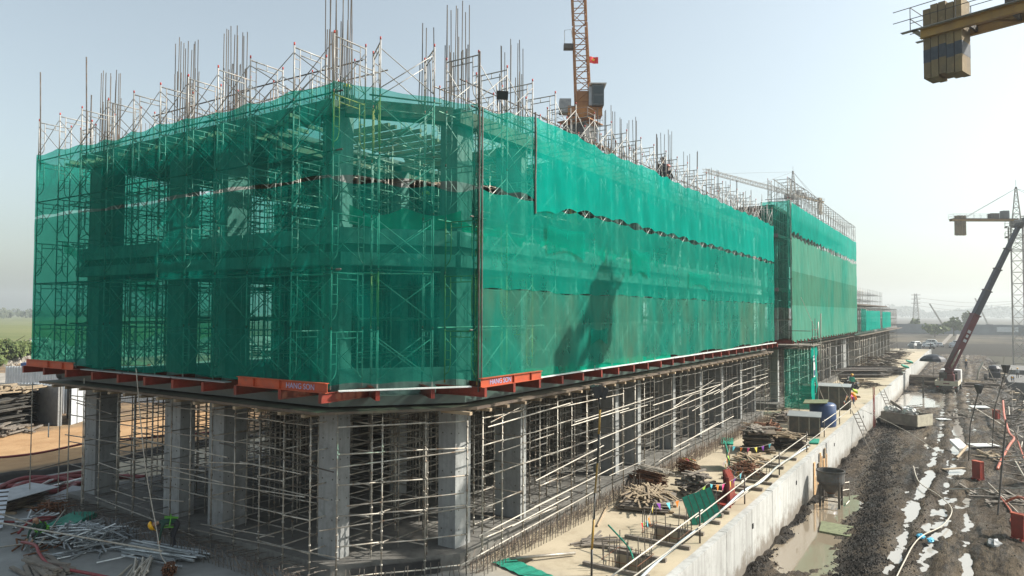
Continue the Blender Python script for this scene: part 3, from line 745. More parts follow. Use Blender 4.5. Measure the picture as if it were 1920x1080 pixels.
def facade(label, P0, d, inw, pos_, tiers, z0, yel=(), far=False, braces=(1, 1), top=True, ties=(2, 4, 5), skipf=lambda i, k: False):
    d = V((*d, 0)).normalized(); inw = V((*inw, 0)).normalized(); P0 = V((*P0, 0))
    T = thing('facade_scaffold', label, 'scaffolding', (P0.x, P0.y, z0))
    ang = math.atan2(inw.y, inw.x); angd = math.atan2(d.y, d.x)
    for i, s in enumerate(pos_):
        for k in range(tiers):
            if skipf(i, k): continue
            me = FFAR if far else FM[1 if (i, k) in yel else 0]
            inst('scaffold_frame', me, P0+d*s+V((0, 0, z0+k*FH)), T, ang+U(-.015, .015))
            if i < len(pos_)-1:
                L = pos_[i+1]-s
                for fc in range(2):
                    if not braces[fc] or R.random() < .06: continue
                    inst('cross_brace', BM, P0+d*s+inw*(FW*fc)+V((0, 0, z0+k*FH)), T, angd, (L, 1, 1))
    for k in ties:
        for fc in (0, 1):
            s = pos_[0]
            while s < pos_[-1]-.5:
                e = min(s+6.0, pos_[-1])
                z = z0+k*FH+U(-.06, .04)
                bar('tie_pipe', PIPE_D if fc == 0 else PIPE, P0+d*(s-.3)+inw*(FW*fc+.06)+V((0, 0, z)), P0+d*(e+.25)+inw*(FW*fc+.06)+V((0, 0, z+U(-.04, .04))), T)
                s = e
    return T
LP = [15.2, 16.9, 18.95, 20.6, 22.25, 23.9, 25.6, 27.35, 29.3, 31.05, 32.8]
CA, CB = V((14.13, 15.2, 0)), V((17.6, 12.6, 0)); cdv = (CB-CA)
F_left = facade('scaffold frames and braces behind the shaded net of the short left face', (14.13, 15.2), (0, 1), (1, 0), [y-15.2 for y in LP], 6, 5.4, yel={(0, 4)})
cn = V((-cdv.y, cdv.x, 0)).normalized(); cn = cn if cn.x > 0 else -cn
F_ch = facade('scaffold frames across the cut corner between the left and long faces', (14.13, 15.2), cdv[:2], cn[:2], [1.32, 2.94], 6, 5.4, yel={(0, 4), (0, 1)})
RPn = [1.6*i for i in range(25)]
F_right = facade('long run of scaffold frames behind the sunlit net beside the deck', (17.6, 12.6), (1, 0), (0, 1), RPn, 6, 5.4, yel={(0, 0), (0, 1), (0, 2), (1, 0), (1, 1), (1, 2), (2, 0), (2, 1), (4, 3), (7, 2)}, ties=(1, 3, 5))
for (p, q, r_) in [((17.55, 12.52, 5.2), (17.55, 12.52, 15.6), PIPE_D), ((17.68, 12.5, 5.2), (17.68, 12.5, 13.9), PIPE_D), ((17.5, 12.68, 7), (17.5, 12.68, 12.5), PIPE_D)]: bar('corner_pole', r_, p, q, F_right)
for i, xx in enumerate(rng(19, 55, 3.6)):    # raking braces on the roof tier, catching the sun
    bar('raker', PIPE_P, (xx, 12.7+U(0, .3), 13.6), (xx+1.5, 13.9, 15.6), F_right)
F_end = facade('scaffold round the far left end, seen against the sky', (14.13+1.65, 32.8), (1, 0), (0, -1), [0, 1.65, 3.3, 4.95, 6.6, 8.25], 6, 5.4, ties=(1, 2, 3, 4), skipf=lambda i, k: k == 5 and i > 3)
for (x, y, h) in ((14.13, 32.6, 17.6), (14.1, 28.8, 17.5)): bar('pole', PIPE_D, (x, y, 13.5), (x-.1, y, h), F_left)
bar('pole', PIPE_D, (15.8, 32.0, 14.5), (15.8, 32.0, 17.0), F_left)
# frames standing on the roof inside
facade('scaffold frames standing on the roof along the left edge', (17.2, 17.5), (0, 1), (1, 0), [0, 2.1, 4.2, 6.3, 9.5, 12.0], 1, 14.45, ties=(1,))
facade('scaffold frames standing on the roof behind the long sunlit face', (21.0, 15.6), (1, 0), (0, 1), [1.8*i for i in range(19)], 1, 14.45, ties=(1,), far=False)
facade('back row of scaffold frames standing on the roof of the nearest building', (22.0, 18.4), (1, 0), (0, 1), [2.4*i for i in range(14)], 1, 14.2, ties=(1,))
facade('scaffold frames rising above the second block net', (62.6, 12.6), (1, 0), (0, 1), [1.6*i for i in range(26)], 8, 5.4, far=True, braces=(1, 0), ties=(2, 4, 6, 8))
F_gap = facade('scaffold on the narrow end of the second block facing the gap', (62.35, 12.75), (0, 1), (1, 0), [0, 1.6], 8, 5.4, ties=(1, 3, 5, 7))
facade('scaffold in the dark gap at the end of the first block', (57.0, 14.2), (0, 1), (1, 0), [0, 1.7], 6, 5.4, ties=(2, 4))
facade('scaffold frames behind the small teal nets of the third block', (104.5, 12.4), (1, 0), (0, 1), [2.0*i for i in range(29)], 2, 5.1, far=True, braces=(1, 0), ties=(1, 2))

# cantilever beams carrying the facade scaffold
IB = MB(); IB.box(0, 1.9, -.06, .06, 0, .018); IB.box(0, 1.9, -.06, .06, .262, .28); IB.box(0, 1.9, -.008, .008, .018, .262); IB.box(0, .012, -.06, .06, .018, .262)
IBM = IB.mesh('cantilever_beam', 'redbeam')
IG = 'red cantilever beams under the scaffold'
def cant(x, y, rz, lab):
    o = bpy.data.objects.new('cantilever_beam', IBM); COL.objects.link(o); o.location = (x, y, 5.06); o.rotation_euler.z = rz
    return tag(o, lab, 'steel beam', IG)
for i in range(25): cant(17.6+1.6*i, 12.28, math.pi/2, 'red steel cantilever beam poking out under the long sunlit net')
for y in LP: cant(13.76, y, 0, 'red steel cantilever beam poking out under the shaded left net')
for s in (1.32, 2.94):
    p = CA+cdv.normalized()*s-cn*.1; cant(p.x, p.y, math.atan2(cn.y, cn.x), 'red steel beam end under the cut corner net')
for i in range(26): cant(62.6+1.6*i, 12.42, math.pi/2, 'red steel cantilever beam under the second block net')
def ibeam(label, p, q, text=None, st=(.5, .8)):
    p = V(p); q = V(q); d = (q-p).normalized(); L = (q-p).length; s = V((d.y, -d.x, 0)); up = V((0, 0, 1)); c = (p+q)/2
    T = thing('spreader_beam', label, 'steel beam', p)
    b = MB(); b.obox(c+up*.009, d*L/2, s*.07, up*.009); b.obox(c+up*.271, d*L/2, s*.07, up*.009); b.obox(c+up*.14, d*L/2, s*.008, up*.122); b.build('web_and_flanges', 'orangebeam', T)
    for k in st:
        MB().obox(p+d*L*k+up*.14, d*.008, s*.066, up*.12).build('stiffener', 'orangebeam', T)
    if text:
        cu = bpy.data.curves.new('lettering', 'FONT'); cu.body = text; cu.size = .23; cu.extrude = .002; cu.materials.append(M['blueletter'])
        o = bpy.data.objects.new('lettering', cu)
        return T, o, d, s
    return T, None, d, s
T, o, d, s = ibeam('orange steel beam marked HANG SON under the near end of the long net', (17.45, 12.36, 5.345), (21.0, 12.36, 5.345), 'HANG SON')
o.location = (17.9, 12.344, 5.405); o.rotation_euler = (math.pi/2, 0, 0); link(o, T)
T, o, d, s = ibeam('orange steel beam marked HANG SON under the left net beside the cut corner', (13.84, 18.9, 5.345), (13.84, 15.0, 5.345), 'HANG SON', (.2, .5))
o.location = (13.822, 16.7, 5.405); o.rotation_euler = (math.pi/2, 0, -math.pi/2); link(o, T)
ibeam('brown orange steel beam under the far left end of the net', (13.84, 32.7, 5.345), (13.84, 28.9, 5.345))
for i in range(8):   # pale walkway boards along the foot of the net
    x = 20.9+i*4.45; tag(MB().box(x+.03, x+4.4, 12.45, 12.72, 5.35, 5.39).build('walkway_board', 'white'), 'pale board edging the foot of the long sunlit net, number '*0+['first','second','third','fourth','fifth','sixth','seventh','last'][i]+' pale board from the cut corner, edging the foot of the long net', 'board', 'pale walkway boards at the foot of the nets')
for i in range(3):
    y = 19.8+i*3; tag(MB().box(14.0, 14.25, y, y+2.9, 5.35, 5.385).build('walkway_board', 'greysheet'), ['nearest','middle','farthest'][i]+' grey board edging the foot of the shaded left net', 'board', 'pale walkway boards at the foot of the nets')
p, q = CA+cdv*.05, CB-cdv*.05
tag(MB().beam(p+V((0, 0, 5.37))-cn*.05, q+V((0, 0, 5.37))-cn*.05, .2, .035).build('walkway_board', 'white'), 'white board edging the net across the cut corner', 'board', 'pale walkway boards at the foot of the nets')

# ================================================================= NETS
def net(label, P, Q, zt, zb, matn, posts, out, scal_t=.08, scal_b=.0, bulge=.07, du=.2, dz=.22, group=None, sag=None):
    P = V((*P, 0)); Q = V((*Q, 0)); d = (Q-P).normalized(); P = P-d*.035; Q = Q+d*.035; L = (Q-P).length; out = V((*out, 0)).normalized()
    posts = sorted(posts); ns = max(4, int(L/du)); b = MB(); rows = max(4, int((max(zt(0), zt(L))-min(zb(0), zb(L)))/dz))
    ph = U(0, 9)
    for i in range(ns+1):
        s = L*i/ns
        a = max([x for x in posts if x <= s+1e-6], default=0); e = min([x for x in posts if x > s+1e-6], default=L)
        t = (s-a)/max(.01, e-a); arc = math.sin(math.pi*t)
        top = zt(s)-scal_t*arc*(1+.4*math.sin(a*7)); bot = zb(s)+scal_b*arc*(1+.3*math.sin(a*5))
        for j in range(rows+1):
            v = j/rows; z = bot+(top-bot)*v
            o_ = .06+bulge*arc*(.5+.5*math.sin(z*1.9+a*3))+.012*math.sin(s*6+z*2.1+ph)+.006*math.sin(s*13+ph-z*3)
            c = P+d*s+out*o_; b.v.append((c.x, c.y, z))
    for i in range(ns):
        for j in range(rows):
            k = i*(rows+1)+j; b.f.append((k, k+rows+1, k+rows+2, k+1)); b.mi.append(0)
    o = b.build('safety_net', matn, smooth=True)
    return tag(o, label, 'safety net', group)
cf = lambda v: (lambda s: v)
def wav(v, a=.06, f=.7): return lambda s: v+a*math.sin(s*f)+a*.5*math.sin(s*f*2.7+1)
rp = RPn
net('upper bright green net over the first bays of the long face beside the corner', (17.6, 12.6), (20.85, 12.6), lambda s: 13.9+.14*s, wav(11.42), 'net', [0, 1.6, 3.2], (0, -1), .15, .1)
net('upper vivid teal net strip of the long sunlit face with scalloped lower edge', (20.85, 12.6), (56.2, 12.6), wav(14.35, .05), lambda s: 11.0+.45*sstep(0, 4, s), 'net_dense', [p-3.25 for p in rp if p > 3], (0, -1), .12, .13)
net('middle green net strip of the long sunlit face between the two seams', (17.6, 12.6), (56.2, 12.6), cf(11.42), wav(8.3, .03), 'net_mid', rp, (0, -1), .11, .04)
net('lowest dusty green net strip of the long face just above the orange beams', (17.6, 12.62), (56.2, 12.62), wav(8.34, .03), lambda s: 5.45+.08*math.sin(s*.9), 'net_old', rp, (0, -1), .04, .04)
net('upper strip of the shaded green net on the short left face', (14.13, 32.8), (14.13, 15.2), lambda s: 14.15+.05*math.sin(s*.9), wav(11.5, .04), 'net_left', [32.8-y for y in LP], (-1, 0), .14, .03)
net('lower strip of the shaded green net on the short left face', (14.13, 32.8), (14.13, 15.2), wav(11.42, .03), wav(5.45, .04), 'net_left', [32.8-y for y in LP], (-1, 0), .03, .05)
cp = [0, 1.32, 2.94, cdv.length]
net('upper green net across the cut corner with beams showing behind', CA[:2], CB[:2], lambda s: 14.2-.05*s, wav(11.42, .04), 'net', cp, (-cn.x, -cn.y), .06, .07)
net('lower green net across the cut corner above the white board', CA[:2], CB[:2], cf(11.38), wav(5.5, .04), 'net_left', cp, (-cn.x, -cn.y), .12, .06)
net('green net folded round the far left end of the scaffold', (14.13, 32.85), (24, 32.85), lambda s: 14.1-.03*s, cf(5.45), 'net', [0, 1.65, 3.3, 4.95, 6.6, 8.25], (0, 1), .25, .05)
net('pale worn net strip sagging inside the left end scaffold', (15.0, 32.2), (19, 31.9), lambda s: 10.6-.35*s, lambda s: 10.1-.55*s, 'net_old', [0, 2], (0, 1), .3, .1)
n2 = [1.6*i for i in range(26)]
net('top vivid teal net strip of the second block', (62.5, 12.55), (102.6, 12.55), cf(16.95), wav(14.25, .03), 'net_dense', n2, (0, -1), .1, .24, du=.27)
net('upper middle green net strip of the second block', (62.5, 12.55), (102.6, 12.55), cf(14.15), cf(11.15), 'net_sea', n2, (0, -1), .25, .0, du=.27)
net('mossy grey green net strip midway on the second block', (62.5, 12.56), (102.6, 12.56), cf(11.15), cf(8.3), 'net_moss', n2, (0, -1), .0, .0, du=.27)
net('lowest pale green net strip of the second block', (62.5, 12.57), (102.6, 12.57), cf(8.3), cf(5.1), 'net_sea', n2, (0, -1), .0, .12, du=.27)
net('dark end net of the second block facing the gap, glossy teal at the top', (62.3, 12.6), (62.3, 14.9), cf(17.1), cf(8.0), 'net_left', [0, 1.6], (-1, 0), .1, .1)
net('first teal net strip of the third block', (109.5, 12.3), (128, 12.3), cf(8.1), cf(5.1), 'net_dense', rng(0, 18, 2), (0, -1), .1, .2, du=.4)
net('last teal net strip of the third block', (131.5, 12.3), (146, 12.3), cf(8.0), cf(5.1), 'net_dense', rng(0, 14, 2), (0, -1), .1, .2, du=.4)
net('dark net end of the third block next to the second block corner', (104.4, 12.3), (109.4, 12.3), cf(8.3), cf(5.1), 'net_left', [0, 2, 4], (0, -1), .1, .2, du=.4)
tag(MB().path([(20.83, 12.5, 14.5), (20.86, 12.49, 13.4), (20.82, 12.49, 12.2), (20.85, 12.5, 11.0)], .035, 6).build('net_tie_rope', 'pipe_dark'), 'dark rope lacing where the two upper nets of the long face meet', 'rope')
for x0, x1, z0, z1 in ((21.6, 24.4, 9.6, 10.7), (29.0, 31.0, 9.2, 10.4), (25.0, 26.4, 6.3, 7.0), (36.5, 40.0, 8.9, 9.8)):
    net('green net patch tied over the middle strip of the long face, '+{21.6: 'nearest the corner', 29.0: 'past the third bay', 25.0: 'smallest and lowest', 36.5: 'farthest and widest'}[x0], (x0, 12.5), (x1, 12.5), cf(z1), cf(z0), 'net', [0, x1-x0], (0, -1), .1, .25)
# inner nets that sag behind the scaffold at slab level
net('folded inner green net sagging at the middle slab behind the cut corner', (15.6, 16.0), (18.4, 13.9), lambda s: 10.9, lambda s: 10.3-.3*math.sin(s*.9), 'net_fold', [0, 1.7], (-cn.x, -cn.y), .3, .1)
net('inner green net hung along the middle slab of the long face', (18.4, 13.85), (36, 13.85), lambda s: 10.6, lambda s: 9.95-.2*math.sin(s*1.9), 'net_fold', rng(0, 17.6, 2.2), (0, -1), .25, .15)
net('folded green skirt of netting gathered at the foot of the long face', (18.9, 12.66), (34, 12.66), cf(5.75), cf(5.32), 'net_fold', RPn, (0, -1), .15, .05)

# dowel bars round the plinth
NDOW = 0; bulk = MB(); D = []
for i in range(190):
    for row in (0, 1):
        x = 18.2+i*.2+U(-.03, .03); y = 12.7+row*.32+U(-.03, .03)
        D.append(((x, y, -.5), (x+U(-.04, .04), y+U(-.04, .04), .05+U(-.08, .15))))
for i in range(85):
    y = 16.2+i*.19; D.append(((14.2+U(-.05, .05), y, -.5), (14.2+U(-.1, .02), y+U(-.05, .05), -.02+U(-.1, .1))))
    D.append(((15.2, y+.1, -.2+U(-.05, .1)), (14.35+U(-.2, .1), y+.1+U(-.25, -.1), .0+U(-.1, .12))))
for i in range(24):
    t = i/24; p = V((15.0, 16.0, -.5)).lerp(V((18.2, 13.1, -.5)), t)-cn*.35; D.append((tuple(p), (p.x+U(-.12, .12), p.y+U(-.1, .1), U(-.1, .1))))
D.sort(key=lambda s: (V(s[0])-EYE).length)
for k, (p, q) in enumerate(D):
    if k < 300: bar('dowel_bar', BAR, p, q, deck)
    else: bulk.tube(p, q, .012, 4, caps=False)
for i in range(1500):   # loose wire and bent bars at the foot of the props
    x = U(18, 56); y = U(12.9, 13.9); z = -.48; a = U(-1.0, 1.0); L = U(.25, .9)
    bulk.tube((x, y, z), (x+L*math.cos(a), y+L*math.sin(a)*.7, z+U(.0, .45)), .008, 3, caps=False)
for i in range(350):
    y = U(15.8, 32.5); x = U(14.2, 15.2); a = U(0, 3); L = U(.2, .8); bulk.tube((x, y, -.48), (x+L*math.cos(a)*.6, y+L*math.sin(a), U(-.45, -.1)), .008, 3, caps=False)
bulk.build('dowel_bars', 'rebar_i', deck, kind='stuff')
# ================================================================= DECK OBJECTS
DZ = -.5
def pile(label, cat, c, n, lr, spread, h, r, matn, name='pile', pname='pipe', axis=None, wob=.3, square=False, z=DZ):
    T = thing(name, label, cat, (c[0], c[1], z))
    me = (MB().box(-r, r, -r*.5, r*.5, 0, 1) if square else MB().tube((0, 0, 0), (0, 0, 1), r, 6)).mesh(pname, matn)
    for i in range(n):
        L = U(*lr); a = (axis+R.gauss(0, wob)) if axis is not None else U(0, math.pi)
        x = c[0]+R.gauss(0, spread[0]*.42); y = c[1]+R.gauss(0, spread[1]*.42)
        k = math.exp(-((x-c[0])/spread[0])**2-((y-c[1])/spread[1])**2)
        zz = z+r+h*k*U(.1, 1); tl = U(-.12, .12)*(.3 if (h <= .15 or axis is not None) else 1)
        dx, dy = math.cos(a)*L/2, math.sin(a)*L/2
        z0, z1 = max(z+r, zz-tl), max(z+r, zz+tl)
        bar(pname, me, (x-dx, y-dy, z0), (x+dx, y+dy, z1), T)
    return T
def stack(label, c, size, n, th, matn, rz=0, jit=.06, name='plywood_stack', cat='stack', pname='plywood_sheet', z=DZ):
    T = thing(name, label, cat, (c[0], c[1], z), rz)
    me = MB().box(-size[0]/2, size[0]/2, -size[1]/2, size[1]/2, 0, th*.8).mesh(pname, matn)
    for i in range(3):
        x = (i-1)*size[0]*.38; MB().box(x-.05, x+.05, -size[1]*.6, size[1]*.6, 0, .09).build('bearer', 'timber', T, world=False)
    for i in range(n):
        o = inst(pname, me, (0, 0, 0), T, U(-jit, jit)); o.location = (U(-jit, jit)*2, U(-jit, jit)*2, .1+i*th)
        o.scale = (U(.8, 1.05), U(.75, 1.05), 1)
    return T
def sheaf(label, c, rz, L, n, rad, matn, bend=.0, name='rebar_bundle', cat='bundle', r=.018, z=DZ):
    b = MB()
    for i in range(n):
        a = U(0, 6.28); q = rad*math.sqrt(U(0, 1)); y = q*math.cos(a); zz = max(r, rad*.8+q*math.sin(a)); o1 = U(-.15, .15)
        b.tube((-L/2+o1, y+U(-.04, .04), zz), (L/2+o1, y+U(-.05, .05), zz+U(-.03, .03)), r, 5)
    o = b.build(name, matn); o.location = (c[0], c[1], z); o.rotation_euler.z = rz
    return tag(o, label, cat)
# left foreground
pile('long heap of loose scaffold pipes on the grey deck left of the worker', 'pipe heap', (13.1, 26.3), 150, (.6, 1.7), (1.5, 2.2), .5, .027, 'pipe_silver', name='pipe_heap')
pile('dark scatter of short bars under the loose pipe heap', 'steel scrap', (12.6, 27.2), 50, (.3, .9), (1.6, 1.8), .2, .03, 'rust', name='scrap_heap', pname='scrap_bar')
pile('neat bundle of parallel grey pipes beside the bending worker', 'pipe bundle', (13.75, 22.6), 42, (2.2, 3.0), (.7, .75), .28, .03, 'pipe_silver', name='pipe_bundle', axis=1.75, wob=.06)
pile('fan of pale pipes lying at the bottom edge in front of the pipe bundle', 'pipe bundle', (12.7, 21.9), 22, (1.1, 1.5), (.4, .5), .15, .035, 'pipe_pale', name='pipe_bundle', axis=.9, wob=.12)
sheaf('tangled rusty stirrups at the lower end of the hanging white rope', (12.95, 20.9), .9, .4, 90, .19, 'rust', name='stirrup_bundle')
pile('stack of weathered timbers at the bottom left edge of the deck', 'timber pile', (11.0, 24.5), 26, (1.4, 2.0), (.5, .55), .2, .06, 'timber_grey', name='timber_pile', pname='timber_piece', axis=1.5, wob=.15, square=True)
pile('rusty brown clutter beside the blue ladder panel', 'steel scrap', (14.1, 31.0), 50, (.3, .8), (.6, .7), .5, .03, 'rust', name='scrap_heap', pname='scrap_bar')
pile('short silver pipes in front of the rusty clutter near the ladder panel', 'pipe heap', (13.3, 30.2), 34, (.5, 1.2), (.8, .8), .3, .03, 'pipe_silver', name='pipe_heap')
stack('dark plywood sheets topped by a pale sheet under the left red hoses', (13.7, 33.4), (2.4, 1.6), 8, .05, 'ply', .5)
tag(MB().obox((13.9, 33.2, .12), (1.1, .25, .04), (-.2, .8, .02), (0, 0, .012)).build('metal_sheet', 'greysheet'), 'pale grey sheet lying across the dark plywood under the red hoses', 'sheet')
tag(MB().obox((15.6, 32.4, -.2), (.6, .2, .12), (-.2, .6, .03), (0, 0, .012)).build('metal_sheet', 'greysheet'), 'grey sheet propped at the plinth corner by the far left column', 'sheet')
T = thing('deck_ladder', 'white blue ladder shaped deck panel leaning at the left edge', 'panel', (12.2, 31.0, DZ))
MB().obox((12.3, 31.2, .1), (.5, 1.0, .45), (.26, -.18, 0), (0, 0, .02)).build('panel', 'corr', T)
for i in range(8):
    c = V((12.3, 31.2, .13))+V((.5, 1.0, .45))*(-.85+i*.24); MB().obox(c, (.26, -.18, 0), (.012, .025, .01), (0, 0, .012)).build('slot', 'steel_dark', T)
def hose(name, label, pts, r, matn, cat='hose', n=8, sub=6):
    P = [V(p) for p in pts]; out = []
    for i in range(len(P)-1):
        p0, p1, p2, p3 = P[max(0, i-1)], P[i], P[i+1], P[min(len(P)-1, i+2)]
        for k in range(sub):
            t = k/sub; out.append(.5*((2*p1)+(p2-p0)*t+(2*p0-5*p1+4*p2-p3)*t*t+(3*p1-p0-3*p2+p3)*t*t*t))
    out.append(P[-1]); return tag(MB().path(out, r, n).build(name, matn, smooth=True), label, cat)
for k, pts in enumerate([[(12.6, 36.5, -.38), (14.5, 37.0, -.38), (16.0, 36.0, -.3), (17.5, 36.6, -.38), (18.6, 35.2, -.38), (19.5, 33.5, -.38)],
                         [(11.5, 34.0, -.38), (13.5, 35.8, -.38), (15.8, 37.2, -.2), (17.2, 35.5, -.38), (16.0, 34.2, -.38), (14.6, 35.2, -.38), (15.5, 36.4, -.25), (18.9, 37.0, -.38)],
                         [(13.0, 35.0, -.38), (15.0, 34.3, -.2), (17.0, 34.8, -.38), (19.2, 34.5, -.38)]]):
    hose('red_hose', ['thick red hose looping along the back of the left deck', 'coiled thick red hose crossing the others by the far left column', 'short thick red hose in front of the coiled ones'][k], pts, .11, 'redhose')
hose('red_hose', 'red hose curving through the lower left corner over the timbers', [(11.6, 27.4, -.3), (11.4, 26.0, -.1), (11.2, 25.2, -.2), (11.1, 24.2, -.35), (11.4, 23.0, -.38), (11.7, 21.6, -.4)], .05, 'redhose')
hose('red_hose', 'red hose running from the left edge towards the rusty clutter', [(11.9, 28.4, -.25), (12.6, 28.9, 0), (13.5, 29.2, -.2), (12.9, 30.0, -.35), (12.2, 31.2, -.35)], .045, 'redhose')
hose('red_hose', 'thin red hose along the orange earth road behind the left deck', [(15, 42, .2), (18, 41.5, .1), (21, 41.0, .35), (24, 40.5, .2), (28, 39.5, .1)], .06, 'redhose')
for k, (p, q) in enumerate([((11.0, 29.0, .35), (13.0, 21.4, .1)), ((11.2, 32.2, .6), (12.8, 27.2, -.3)), ((11.6, 26.2, -.2), (14.0, 29.6, -.1)), ((11.0, 27.6, -.35), (13.6, 26.1, -.3))]):
    tag(MB().tube(p, q, .03, 8).build('loose_pipe', 'pipe', smooth=True), ['long grey pipe sloping across the lower left corner', 'grey pipe slanting by the ladder panel', 'grey pipe lying towards the rusty clutter', 'grey pipe lying low by the lime vest'][k], 'pipe')
for k, (p, q) in enumerate([((15.2, 34.8, -.3), (17.2, 34.2, .0)), ((15.6, 35.4, -.3), (15.4, 33.8, .25)), ((16.1, 35.0, -.4), (15.9, 33.6, .1))]):
    tag(MB().beam(p, q, .16, .05).build('pale_plank', 'white'), ['pale plank lying over the red hoses', 'pale plank standing among the red hoses', 'short pale plank beside the standing one on the hoses'][k], 'plank')
tag(MB().obox((13.9, 28.8, -.35), (.7, .5, 0), (-.25, .4, 0), (0, 0, .1)).build('net_bundle', 'greensheet'), 'teal net bundle on top of the loose pipe heap', 'net bundle')
# white rope hanging from the left net to the deck
hose('hanging_rope', 'thin white rope hanging from the left net down past the bending worker', [(13.95, 24.75, 5.5), (13.95, 24.7, 5.3), (13.9, 24.0, 2.4), (13.7, 22.9, .4), (13.3, 21.9, -.25), (12.9, 20.7, -.2)], .018, 'rope', 'rope', 5)
# right deck
def cage(h, label, n=10, bar_h=1.0):
    x0, x1, y0, y1 = h; T = thing('opening_frame', label, 'deck opening', (x0, y0, DZ))
    for (p, q) in (((x0-.1, y0-.4, DZ+.06), (x0-.08, y1+.5, DZ+.06)), ((x1+.1, y0-.3, DZ+.06), (x1+.08, y1+.4, DZ+.06))):
        MB().beam(p, q, .14, .12).build('curb_timber', 'timber_grey', T)
    for i in range(n):
        t = i/n*4; k = int(t); f = t-k
        x, y = [(x0+f*(x1-x0), y0+.05), (x1-.05, y0+f*(y1-y0)), (x1-f*(x1-x0), y1-.05), (x0+.05, y1-f*(y1-y0))][k]
        bar('upright_bar', BAR, (x, y, DZ-.6), (x+U(-.08, .08), y+U(-.08, .08), DZ+bar_h*U(.6, 1.1)), T, 1.3)
    for z in (DZ+.25,):
        b = MB(); c = [(x0+.06, y0+.06, z), (x1-.06, y0+.06, z), (x1-.06, y1-.06, z), (x0+.06, y1-.06, z), (x0+.06, y0+.06, z)]
        b.path(c, .012, 5); b.build('stirrup', 'rust', T)
    MB().box(x0, x1, y0+.02, y1-.02, -1.5, -1.45).build('shutter_board', 'ply', T)
    return T
cage(HOLES[0], 'square deck opening with upright bars nearest the bottom edge', 14, .9)
cage(HOLES[1], 'dark deck opening with tall bars and little flags left of the green panel', 14, 1.0)
cage(HOLES[2], 'deck opening behind the leaning green panel', 10, .9)
cage(HOLES[3], 'deck opening by the rail past the red form panels', 12, .9)
stack('wide low pallet of silver timbers and pipes on the sandy deck', (28.6, 11.6), (2.6, 2.0), 5, .05, 'timber_grey', .25, name='timber_pallet', pname='board')
pile('loose pale pipes and battens heaped on the wide low pallet', 'pipe heap', (28.6, 11.6), 46, (1.4, 2.6), (1.2, .9), .35, .035, 'timber_i', name='batten_heap', pname='batten', axis=.3, wob=.5, square=True, z=-.2)
sheaf('square bundle of rusty pipe ends behind the wide pallet', (31.4, 12.7), 1.2, 1.6, 120, .42, 'rust')
pile('pale pipes lying on top of the rusty bundle', 'pipe heap', (31.6, 12.5), 14, (1.2, 1.9), (.4, .3), .1, .03, 'pipe_pale', name='pipe_heap', axis=1.2, wob=.1, z=.3)
sheaf('small strapped rusty bundle alone on the sandy deck', (35.2, 12.1), .9, 1.1, 90, .40, 'rust')
for k in range(5):
    p = V((34.8+U(-.2, .2), 11.95+U(-.3, .3), .3)); tag(MB().obox(p, (.12, .02, -.04), (.02, .08, .02), (.004, 0, .01)).build('cloth_scrap', ['flag_orange', 'flag_pink', 'flag_yellow', 'flag_orange', 'flag_lime'][k]), ['orange', 'pink', 'yellow', 'second orange', 'lime'][k]+' cloth scrap on the small strapped rusty bundle', 'cloth')
tag(MB().tube((27.4, 12.9, DZ+.04), (24.6, 12.0, DZ+.04), .035, 8).build('loose_pole', 'timber'), 'single pale pole pointing from the wide pallet towards the camera', 'pole')
pile('heap of dark timber offcuts standing up beside the red form panels', 'timber pile', (31.3, 10.3), 70, (.6, 1.4), (.75, .75), 1.0, .06, 'timber_grey', name='offcut_heap', pname='offcut', square=True, wob=1.5, axis=.8)
T = thing('form_panel_stack', 'dark red steel form panels leaning in a heap beside the green panel', 'form panels', (31.0, 8.9, DZ))
for i in range(7):
    c = V((31.9-.22*i, 9.2-.09*i, .15)); MB().obox(c, (.75, .1, -.12), (.10, .06, .5), (.02, -.05, .0)).build('form_panel', 'redbeam', T)
for i in range(3): MB().obox((29.9+i*.35, 8.75, -.25+.05*i), (.5, .1, .02), (-.05, .3, .05), (0, 0, .03)).build('form_panel', 'redbeam', T)
T = thing('mesh_panel', 'bright green mesh panel leaning at the rail beside the white wall', 'mesh panel', (27.0, 8.6, DZ))
MB().obox((27.1, 8.8, .18), (.32, -.46, .2), (-.1, .17, .54), (.01, .006, 0)).build('net_sheet', 'greensheet', T)
for i in range(6):
    c = V((27.07, 8.78, .18))+V((.32, -.46, .2))*(-1+i*.4); bar('mesh_bar', BAR, c-V((-.1, .17, .54)), c+V((-.1, .17, .54)), T)
T = thing('mesh_panel', 'dark green mesh panel standing by the far pennants', 'mesh panel', (37.2, 10.6, DZ))
MB().obox((37.6, 10.8, .1), (.7, .3, .2), (.0, .05, .5), (.01, -.02, 0)).build('net_sheet', 'greensheet', T)
for i in range(5):
    c = V((37.6, 10.78, .1))+V((.7, .3, .2))*(-1+i*.5); bar('mesh_bar', BAR, c-V((0, .05, .5)), c+V((0, .05, .5)), T)
pile('rusty dark heap under the coloured pennants by the rail', 'steel scrap', (36.9, 9.7), 80, (.4, 1.0), (1.0, .8), .6, .03, 'rust', name='scrap_heap', pname='scrap_bar')
pile('pale timbers stacked against the rusty heap under the pennants', 'timber pile', (40.0, 10.2), 34, (1.0, 2.2), (1.4, .6), .35, .06, 'timber', name='timber_pile', pname='timber_piece', square=True, axis=.5, wob=.35)
stack('tall leaning stack of dark plywood sheets at the middle of the deck', (43.6, 10.7), (2.3, 1.5), 20, .055, 'ply', .3, .1)
pile('splayed broken boards on top of the tall dark plywood stack', 'boards', (43.6, 10.8), 22, (.9, 1.8), (.9, .6), .12, .06, 'timber_grey', name='board_heap', pname='board', square=True, axis=.6, wob=.6, z=.68)
stack('shorter messy plywood stack by the rail next to the tall one', (45.4, 9.4), (2.0, 1.4), 12, .055, 'ply', .7, .15)
